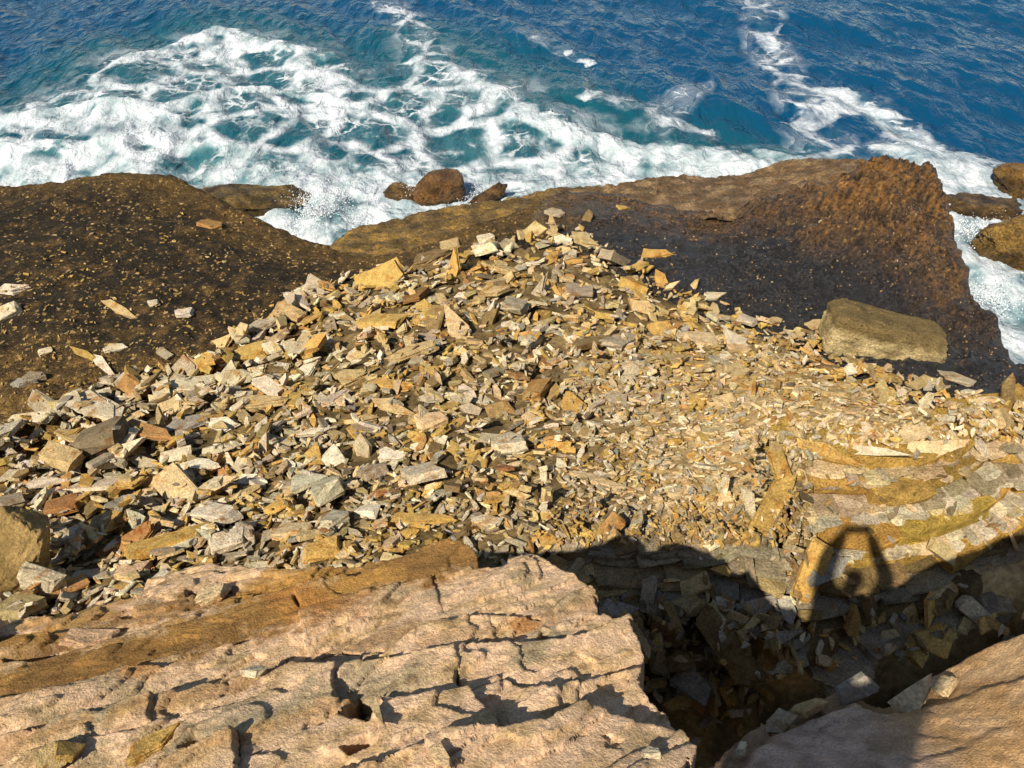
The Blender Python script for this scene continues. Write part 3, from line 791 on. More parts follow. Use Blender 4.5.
class Heap:
    """keeps the height of everything that has come to rest"""
    def __init__(self, x0, y0, cell, H):
        self.x0, self.y0, self.c, self.H = x0, y0, cell, H.copy()
        self.big = np.zeros(H.shape, bool)
    def ij(self, x, y): return int((y - self.y0) / self.c), int((x - self.x0) / self.c)
    def z(self, x, y):
        i, j = self.ij(x, y)
        i = min(max(i, 0), self.H.shape[0] - 1); j = min(max(j, 0), self.H.shape[1] - 1)
        return self.H[i, j]
    def hit(self, px, py, tmax=30.0):
        d = ray(px, py); d = d / np.linalg.norm(d)
        t = np.arange(1.2, tmax, 0.01)
        x, y, z = d[0] * t, d[1] * t, CAM_H + d[2] * t
        i = ((y - self.y0) / self.c).astype(int); j = ((x - self.x0) / self.c).astype(int)
        ok = (i >= 0) & (j >= 0) & (i < self.H.shape[0]) & (j < self.H.shape[1])
        h = np.where(ok, self.H[np.clip(i, 0, self.H.shape[0] - 1), np.clip(j, 0, self.H.shape[1] - 1)], -9)
        k = np.argmax(z < h)
        return np.array([x[k], y[k], h[k]]), t[k]
    def slope(self, x, y, r):
        r = max(r, 2 * self.c)
        return (self.z(x + r, y) - self.z(x - r, y)) / (2 * r), (self.z(x, y + r) - self.z(x, y - r)) / (2 * r)
    def drop(self, x, y, N, D, rad, q, sink, big=False, zfix=None):
        """rest a convex stone (half spaces N.x <= D about its centre) at x, y; gives its centre height"""
        i, j = self.ij(x, y); k = int(rad / self.c) + 1
        i0, i1, j0, j1 = i - k, i + k + 1, j - k, j + k + 1
        if i0 < 0 or j0 < 0 or i1 >= self.H.shape[0] or j1 >= self.H.shape[1]: return None
        yy = self.y0 + (np.arange(i0, i1) + 0.5) * self.c - y
        xx = self.x0 + (np.arange(j0, j1) + 0.5) * self.c - x
        nz = N[:, 2]
        up = nz > 0.02; dn = nz < -0.02; sd_ = ~(up | dn)
        def sheet(s): return (D[s][:, None, None] - N[s, 0][:, None, None] * xx[None, None, :] - N[s, 1][:, None, None] * yy[None, :, None]) / nz[s][:, None, None]
        hi = sheet(up).min(0); lo = sheet(dn).max(0)
        ins = hi > lo
        if sd_.any():
            e = (N[sd_, 0][:, None, None] * xx[None, None, :] + N[sd_, 1][:, None, None] * yy[None, :, None] - D[sd_][:, None, None]).max(0)
            ins &= e < 0
        w = self.H[i0:i1, j0:j1]
        if zfix is None:
            if ins.sum() < 1: zc = w[k, k] + 0.2 * rad
            else: zc = np.quantile((w - lo)[ins], q) - sink
        else: zc = zfix
        if ins.any():
            w[ins] = np.maximum(w[ins], (hi + zc)[ins])
            self.big[i0:i1, j0:j1][ins] = big
        return zc

# stone shapes: broken slabs and shards, unit sized
class Shape: pass
def make_shape(seed, kind):
    r = np.random.default_rng(seed)
    pts = []
    if kind == "block":
        for sx in (-1, 1):
            for sy in (-1, 1):
                for sz in (-1, 1):
                    c = np.array([sx * 0.5 * r.uniform(0.65, 1), sy * 0.5 * r.uniform(0.65, 1), sz * 0.5 * r.uniform(0.85, 1)])
                    for a in range(3):
                        e = c.copy(); e[a] *= 1 - r.uniform(0.05, 0.55); e[(a + 1) % 3] *= 1 - r.uniform(0.0, 0.2)
                        pts.append(e)
    elif kind == "bed":
        for sx in (-1, 1):
            for sy in (-1, 1):
                for sz in (-1, 1):
                    c = np.array([sx * 0.5, sy * 0.5 * r.uniform(0.85, 1), sz * 0.5])
                    for a in (0, 2):
                        e = c.copy(); e[a] *= 1 - r.uniform(0.02, 0.14); pts.append(e)
        for t in (-0.2, 0.2): pts.append(np.array([t + r.uniform(-.1, .1), -0.5 - r.uniform(0, 0.12), r.uniform(-.3, .3)]))
    else:
        # broken bedded slab: angular outline, one to three laminae of differing extent
        n = int(r.integers(4, 7))
        ang = np.sort((np.arange(n) + r.uniform(-0.36, 0.36, n)) * 2 * math.pi / n + r.uniform(0, 6))
        rad = r.uniform(0.34, 0.58, n)
        O = np.stack([rad * np.cos(ang), rad * np.sin(ang)], 1)
        if kind == "shard":
            O[:, 1] *= lerp(1.15, 0.5, O[:, 0] + 0.5)
        nl = int(r.choice([1, 2, 2, 3]))
        zb = np.sort(np.concatenate([[-0.5, 0.5], r.uniform(-0.3, 0.3, nl - 1)]))
        tl = r.uniform(-0.25, 0.25, 2); lay = []
        for k in range(nl):
            o2 = O * r.uniform(0.80, 1.0, n)[:, None] + r.uniform(-0.04, 0.04, 2)
            lo_, hi_ = zb[k] - 0.02, zb[k + 1]
            q = [np.array([x * r.uniform(0.93, 1.0), y * r.uniform(0.93, 1.0), hi_ + (x * tl[0] + y * tl[1] if k == nl - 1 else 0)]) for x, y in o2]
            q += [np.array([x * r.uniform(0.9, 1.03), y * r.uniform(0.9, 1.03), lo_]) for x, y in o2]
            lay.append(np.array(q)); pts += q
    pts = np.array(pts)
    lo, hi = pts.min(0), pts.max(0)
    mid_, ext_ = (lo + hi) / 2, hi - lo
    pts = (pts - mid_) / ext_
    def hull(pp):
        bm = bmesh.new()
        for q in pp: bm.verts.new(q)
        res = bmesh.ops.convex_hull(bm, input=bm.verts)
        bad = [g for g in res["geom_interior"] + res["geom_unused"] if isinstance(g, bmesh.types.BMVert)]
        bmesh.ops.delete(bm, geom=list(set(bad)), context='VERTS')
        bmesh.ops.triangulate(bm, faces=bm.faces[:]); bmesh.ops.recalc_face_normals(bm, faces=bm.faces[:])
        bm.verts.ensure_lookup_table()
        V_ = np.array([v.co[:] for v in bm.verts]); F_ = np.array([[v.index for v in f.verts] for f in bm.faces])
        bm.free()
        return V_, F_
    s = Shape()
    s.V, s.F = hull(pts)
    e1 = s.V[s.F[:, 1]] - s.V[s.F[:, 0]]; e2 = s.V[s.F[:, 2]] - s.V[s.F[:, 0]]
    N = np.cross(e1, e2); ln = np.linalg.norm(N, axis=1); g = ln > 1e-7
    s.N = N[g] / ln[g][:, None]; s.D = (s.N * s.V[s.F[g, 0]]).sum(1)
    s.RV, s.RF = s.V, s.F                       # what is drawn; the hull is what rests on others
    if kind in ("slab", "shard"):
        vs, fs, c0 = [], [], 0
        for q in lay:
            v_, f_ = hull((q - mid_) / ext_); vs.append(v_); fs.append(f_ + c0); c0 += len(v_)
        s.RV, s.RF = np.concatenate(vs), np.concatenate(fs)
    s.me = None; s.kind = kind
    return s
SH = {k: [make_shape(1000 + 31 * i + {"slab": 0, "shard": 7, "block": 13, "bed": 19}[k] * 101, k) for i in range(n)] for k, n in (("slab", 34), ("shard", 26), ("block", 22), ("bed", 18))}
def chipped(V, F, seed):
    """split every edge once; sharp edges lose a chip, faces get uneven"""
    r = np.random.default_rng(seed)
    N = np.cross(V[F[:, 1]] - V[F[:, 0]], V[F[:, 2]] - V[F[:, 0]]); N /= np.linalg.norm(N, axis=1)[:, None] + 1e-9
    ed = {}
    for fi, f in enumerate(F):
        for a, b in ((0, 1), (1, 2), (2, 0)):
            ed.setdefault((min(f[a], f[b]), max(f[a], f[b])), []).append(fi)
    mid = {}; out = [v for v in V]
    for k, fs in ed.items():
        n = N[fs].sum(0); n /= np.linalg.norm(n) + 1e-9
        sharp = len(fs) < 2 or N[fs[0]] @ N[fs[1]] < 0.9
        m = (V[k[0]] + V[k[1]]) / 2 - n * (r.uniform(0.0, 0.055) if sharp else r.uniform(-0.018, 0.018))
        mid[k] = len(out); out.append(m)
    G = []
    for f in F:
        m = [mid[(min(f[a], f[b]), max(f[a], f[b]))] for a, b in ((0, 1), (1, 2), (2, 0))]
        G += [[f[0], m[0], m[2]], [m[0], f[1], m[1]], [m[2], m[1], f[2]], m]
    return np.array(out), np.array(G)
def shape_mesh(s):
    if s.me is None:
        V_, F_ = chipped(s.RV, s.RF, len(s.RV) * 7 + len(SH["slab"]))
        s.me = mesh_from("stone", V_, F_, False)
    return s.me

def rotm(yaw, tx, ty, tz):
    """yaw about up, then lean: tx along length, ty roll"""
    return np.array(Matrix.Rotation(yaw, 3, 'Z') @ Matrix.Rotation(tx, 3, 'Y') @ Matrix.Rotation(ty, 3, 'X') @ Matrix.Rotation(tz, 3, 'Z'))

def place(heap, s, x, y, dims, M, q=0.75, sink=0.0, big=False, zfix=None):
    S = np.array(dims)
    N = (s.N / S) ; ln = np.linalg.norm(N, axis=1); N = N / ln[:, None]; D = s.D / ln
    N = N @ M.T
    Vw = (s.V * S) @ M.T
    rad = np.abs(Vw[:, :2]).max()
    zc = heap.drop(x, y, N, D, rad, q, sink, big, zfix)
    if zc is None: return None
    return np.array([x, y, zc]), (s.RV * S) @ M.T

def slope_M(gxy):
    n = Vector((-gxy[0], -gxy[1], 1)).normalized()
    return np.array(Vector((0, 0, 1)).rotation_difference(n).to_matrix())

PAL = {"pale": (198, 186, 160), "white": (210, 200, 178), "grey": (152, 142, 122), "cool": (140, 138, 130), "cream": (198, 174, 134), "tan": (176, 154, 110), "ochre": (172, 140, 74),
       "yellow": (186, 148, 78), "orange": (160, 118, 70), "brown": (114, 95, 62), "rust": (146, 98, 54), "dark": (92, 84, 74), "pink": (212, 174, 138), "red": (112, 62, 40), "mauve": (158, 140, 116), "bedochre": (180, 144, 74), "bedyellow": (186, 148, 72)}
WORD = {"pale": "pale beige", "white": "whitish", "grey": "grey", "cool": "bluish grey", "cream": "cream", "tan": "tan", "ochre": "ochre", "yellow": "yellow ochre", "orange": "orange-brown",
        "brown": "brown", "rust": "rusty", "dark": "dark grey", "pink": "pinkish", "red": "dark red"}
rng = np.random.default_rng(42)
PATCH = fbm(BX[::5, ::5] * 1.6 + 5, BY[::5, ::5] * 1.6, 3, 703) * 1.2
def pick_colour(x, y):
    px, py = to_px(x, y, 2.2)
    i_ = min(max(int((y - Y0) / 0.1), 0), PATCH.shape[0] - 1); j_ = min(max(int((x - X0) / 0.1), 0), PATCH.shape[1] - 1)
    n2 = float(PATCH[i_, j_])
    w = {"pale": 2.2, "white": 0.5, "grey": 1.7, "cool": 0.3, "cream": 1.5, "tan": 3.0, "ochre": 1.5, "yellow": 0.9, "orange": 0.4, "brown": 1.0, "rust": 0.12, "dark": 0.15}
    k = max(0.12, 1 + 2.2 * n2)
    for c in ("ochre", "yellow", "orange"): w[c] *= k * k
    if px < 330: w["white"] *= 2.0; w["pale"] *= 1.5; w["tan"] *= 0.8
    if 560 < px < 760 and 330 < py < 440: w["grey"] *= 2.2; w["pale"] *= 1.6
    if px > 640 and py < 360: w["ochre"] *= 2.2; w["tan"] *= 1.6; w["orange"] *= 1.6; w["grey"] *= 0.5; w["white"] *= 0.3
    if px > 780 and 360 < py < 415: w["ochre"] *= 3.5; w["yellow"] *= 3; w["orange"] *= 2; w["grey"] *= 0.3
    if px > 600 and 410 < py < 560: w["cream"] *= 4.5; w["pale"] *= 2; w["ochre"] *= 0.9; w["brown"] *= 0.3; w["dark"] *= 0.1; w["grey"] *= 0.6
    if py > 560 and px > 560: w["dark"] *= 9; w["cool"] *= 2; w["grey"] *= 1.2; w["brown"] *= 5; w["pale"] *= 0.3; w["white"] *= 0.1; w["cream"] *= 0.2  # deep shade of the pit put into the stone colours, darker and browner
    ks = list(w); v = np.array([w[c] for c in ks]); v /= v.sum()
    return ks[int(rng.choice(len(ks), p=v))]
def tint(key, amt=0.10, dust=0.17):
    c = lerp(s2l(PAL[key]), s2l((190, 158, 102)), dust) * (1 + rng.uniform(-amt * 2.4, amt * 1.1)) * (1 + rng.uniform(-amt, amt, 3) * 0.35)
    return np.clip(c, 0.01, 0.9)

stonem = rock_mat("stone", "object", 0.9, 0.2, 55.0, 10.0, 1.0, 0.024, ((172, 130, 74), True, 0.52, 0.68), 0.36, crisp=0.34)
stuffm = rock_mat("stone_chips", "attr", 0.9, 0.2, 55.0, 10.0, 1.0, 0.020, ((172, 130, 74), True, 0.55, 0.7), 0.34, crisp=0.34)
bedslabm = rock_mat("bedded_stone", "object", 0.92, 0.15, 55.0, 9.0, 1.0, 0.04, None, 0.42, crisp=0.4)

SM = blur(np.maximum(base, pz_here)[::6, ::6], 3)
SGY, SGX = np.gradient(SM, CELL * 6)
def bed_slope(x, y):
    i = min(max(int((y - Y0) / (CELL * 6)), 0), SM.shape[0] - 1); j = min(max(int((x - X0) / (CELL * 6)), 0), SM.shape[1] - 1)
    return max(-0.7, min(0.7, SGX[i, j])), max(-0.7, min(0.7, SGY[i, j]))
heap = Heap(X0, Y0, CELL, np.maximum(base, np.where(rsdp < 1.0, pz_here, pz_here)))

# -------- the folded layers on the right and the coursed face of the pit
strata_root = bpy.data.objects.new("layered_outcrop", None); COL.objects.link(strata_root)
strata_root["kind"] = "structure"; strata_root.location = (3.4, 4.6, 2.4)
LAY = [([(765, 450), (800, 440), (835, 454), (870, 462), (920, 458), (960, 443), (990, 430), (1060, 414)], 3.54, 0.16, "ochre", 0.7, 0.45),
       ([(780, 474), (830, 476), (862, 478), (905, 476), (960, 467), (985, 452), (1050, 432)], 3.43, 0.09, "cream", 0.22, 0.35),
       ([(800, 492), (850, 494), (905, 491), (955, 483), (985, 468), (1050, 444)], 3.37, 0.14, "ochre", 0.7, 0.4),
       ([(815, 511), (848, 512), (905, 507), (960, 499), (1000, 480), (1050, 462)], 3.24, 0.06, "mauve", 0.35, 0.35),
       ([(800, 520), (848, 520), (905, 516), (960, 508), (1000, 488), (1050, 470)], 3.18, 0.06, "pale", 0.25, 0.35),
       ([(828, 532), (870, 530), (930, 525), (975, 514), (1050, 478)], 3.13, 0.19, "yellow", 0.8, 0.45),
       ([(805, 552), (870, 554), (930, 546), (980, 536), (1050, 498)], 2.95, 0.09, "pale", 0.25, 0.35),
       ([(800, 572), (870, 569), (930, 560), (980, 549), (1050, 508)], 2.88, 0.09, "yellow", 0.45, 0.35),
       ([(790, 592), (860, 586), (930, 575), (1050, 528)], 2.80, 0.09, "brown", 0.4, 0.35),
       ([(795, 612), (860, 604), (930, 590), (1050, 546)], 2.72, 0.07, "grey", 0.4, 0.35),
       ([(800, 650), (850, 637), (930, 610), (1050, 566)], 2.66, 0.18, "brown", 0.9, 0.5),
       ([(830, 690), (900, 652), (980, 616), (1050, 592)], 2.50, 0.10, "grey", 0.6, 0.5),
       ([(552, 553), (640, 550), (715, 547), (778, 560)], 3.08, 0.09, "grey", 0.42, 0.22),
       ([(552, 567), (640, 564), (720, 560), (786, 572)], 2.99, 0.09, "grey", 0.42, 0.3),
       ([(556, 583), (640, 579), (720, 574), (790, 588)], 2.91, 0.15, "tan", 0.5, 0.4),
       ([(570, 604), (640, 600), (720, 597), (780, 606)], 2.80, 0.10, "cool", 0.35, 0.4)]
LAM = []
for pts, z, th, ck, plen, depth in LAY:                      # shaly beds split into thin laminae
    n = 3 if ck in ("pale", "cream") else 2 if ck in ("mauve", "tan", "grey") else 1
    for k in range(n):
        dyp = k * (10.0 * th / 0.09) / n
        LAM.append(([(a, b + dyp * 0.75) for a, b in pts], z - k * th / n, th / n * 1.1, ck if k % 2 == 0 else {"pale": "cream", "cream": "grey", "mauve": "pale"}.get(ck, ck), plen, depth))
for pts, z, th, ck, plen, depth in LAM:
    w = PW([(a, b, z) for a, b in pts])
    sgm = np.linalg.norm(np.diff(w[:, :2], axis=0), axis=1); cum = np.concatenate([[0], np.cumsum(sgm)])
    s = 0.0
    while s < cum[-1] - 0.05:
        L = plen * rng.uniform(0.35, 1.3); e = min(s + L, cum[-1])
        a = np.array([np.interp(s, cum, w[:, i]) for i in range(2)]); b = np.array([np.interp(e, cum, w[:, i]) for i in range(2)])
        s = e
        d = b - a; ln = np.linalg.norm(d)
        if ln < 0.08: continue
        d /= ln; nrm = np.array([-d[1], d[0]])
        dep = depth * rng.uniform(0.8, 1.1)
        c = (a + b) / 2 + nrm * (dep * 0.5 + rng.uniform(-0.085, 0.06))
        zc = z - th * 0.5 + rng.uniform(-0.028, 0.028)
        M = rotm(math.atan2(d[1], d[0]) + rng.normal(0, 0.13), rng.normal(0, 0.06), rng.normal(0.02, 0.06), 0)
        sh_ = SH["bed"][int(rng.integers(18))]
        dims = (ln * 1.02, dep, th * rng.uniform(0.9, 1.25))
        res = place(heap, sh_, c[0], c[1], dims, M, zfix=zc)
        o = link("slab", shape_mesh(sh_), None, strata_root)
        if len(o.data.materials) == 0: o.data.materials.append(None)
        o.material_slots[0].link = 'OBJECT'; o.material_slots[0].material = bedslabm.m
        o.location = Vector((c[0], c[1], zc)) - strata_root.location
        o.rotation_euler = Matrix(M.tolist()).to_euler(); o.scale = dims
        cc = tint({"ochre": "bedochre", "yellow": "bedyellow"}.get(ck, ck), 0.15, 0.0 if ck in ("ochre", "yellow") else 0.2); o.color = (*cc, 1)

# -------- the big squared boulder at the right rim of the heap
bh_, bt = heap.hit(880, 356)
bo = boulder("boulder", (bh_[0] + 0.10, bh_[1] + 0.30, bh_[2] + 0.08), (1.55, 0.72, 0.62), R(-8, 9, -12), 33, rock_mat("boulder_rock", "attr", 0.9, 0.2, 34.0, 5.0, 1.0, 0.07, None, 0.45, crisp=0.4).m,
             (150, 130, 88), (184, 164, 120), "big squared olive-tan boulder at the right rim of the rubble heap", "boulder", boxy=11.0, amp=0.10, n=60, top=(116, 98, 62), cuts=9, cd=(1.12, 1.4), wet=False)
heap.H[heap.ij(0, bh_[1] + 0.05)[0]:heap.ij(0, bh_[1] + 0.7)[0], heap.ij(bh_[0] - 0.55, 0)[1]:heap.ij(bh_[0] + 0.78, 0)[1]] += 0.55
heap.big[heap.ij(0, bh_[1])[0]:heap.ij(0, bh_[1] + 0.75)[0], heap.ij(bh_[0] - 0.6, 0)[1]:heap.ij(bh_[0] + 0.85, 0)[1]] = True

CR = np.array([1.0, 0, 0])
def pose(theta, mode, gxy, view, jit, r):
    """axes of a stone: long side along the seen direction, face up the slope (flat), leaning or upright"""
    n = np.array([-gxy[0], -gxy[1], 1.0]); n /= np.linalg.norm(n)
    gf = np.array([0.0, 1.0, 0.0]); up = np.array([0, 0, 1.0])
    k = {"flat": 0.0, "lean": 0.55, "up": 0.9}[mode]
    u = gf * (1 - k) + up * k; u /= np.linalg.norm(u)
    A = CR * math.cos(theta) + u * math.sin(theta)
    nn = n + {"flat": 0.0, "lean": 0.7, "up": 1.1}[mode] * np.array([-0.25, -1.0, 0.0]) + r.normal(0, jit, 3)
    A = A / np.linalg.norm(A)
    nn = nn - A * (nn @ A); nn /= np.linalg.norm(nn)
    if mode == "flat":
        A = A - n * (A @ n) * 1.0; A /= np.linalg.norm(A)
        nn = nn - A * (nn @ A); nn /= np.linalg.norm(nn)
    B = np.cross(nn, A)
    M = np.stack([A, B, nn], 1)
    pr = lambda a: np.linalg.norm(a - view * (a @ view))
    return M, max(pr(A), 0.4), pr(B), pr(nn)

STONES = []      # individuals: dicts
def add_stone(hp, x0, y0, x1, y1, wpx, tf, ck, kind, mode, label, short, q=0.7, sink=0.02, jit=0.10, name="stone", amt=0.06, big=True):
    mx, my = (x0 + x1) / 2, (y0 + y1) / 2
    h, t = hp.hit(mx, my)
    view = ray(mx, my); view /= np.linalg.norm(view)
    th = math.atan2(-(y1 - y0), x1 - x0)
    pl = math.hypot(x1 - x0, y1 - y0)
    g = hp.slope(h[0], h[1], 0.5 * pl * t / F_PX)
    if hp is heap:
        b_ = bed_slope(h[0], h[1]); g = tuple(lerp(b_[k], g[k], 0.3) for k in (0, 1))
    g = (max(-0.8, min(0.8, g[0])), max(-0.8, min(0.8, g[1])))
    M, fa, fb, ft = pose(th, mode, g, view, jit, rng)
    tf = tf * 0.68
    W_ = wpx * t / F_PX / max(fb + 0.8 * tf * ft, 0.45) * 1.12
    S = (pl * t / F_PX / fa * 1.02, W_, max(0.025, tf * W_))
    lst = SH[kind]; s = lst[int(rng.integers(len(lst)))]
    res = place(hp, s, h[0], h[1], S, M, q=q, sink=sink + (0.22 * S[0] if mode == "up" else 0.08 * S[0] if mode == "lean" else 0), big=big)
    if res is None: return None
    loc, Vw = res
    o = link(name, shape_mesh(s), None)
    if len(o.data.materials) == 0: o.data.materials.append(None)
    o.material_slots[0].link = 'OBJECT'; o.material_slots[0].material = stonem.m
    o.location = loc; o.rotation_euler = Matrix(M.tolist()).to_euler(); o.scale = S
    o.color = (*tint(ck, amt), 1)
    px, py = to_px(*loc)
    STONES.append(dict(o=o, px=px, py=py, ck=ck, kind=kind, S=S, pl=pl, label=label, short=short, th=th, mode=mode))
    return o

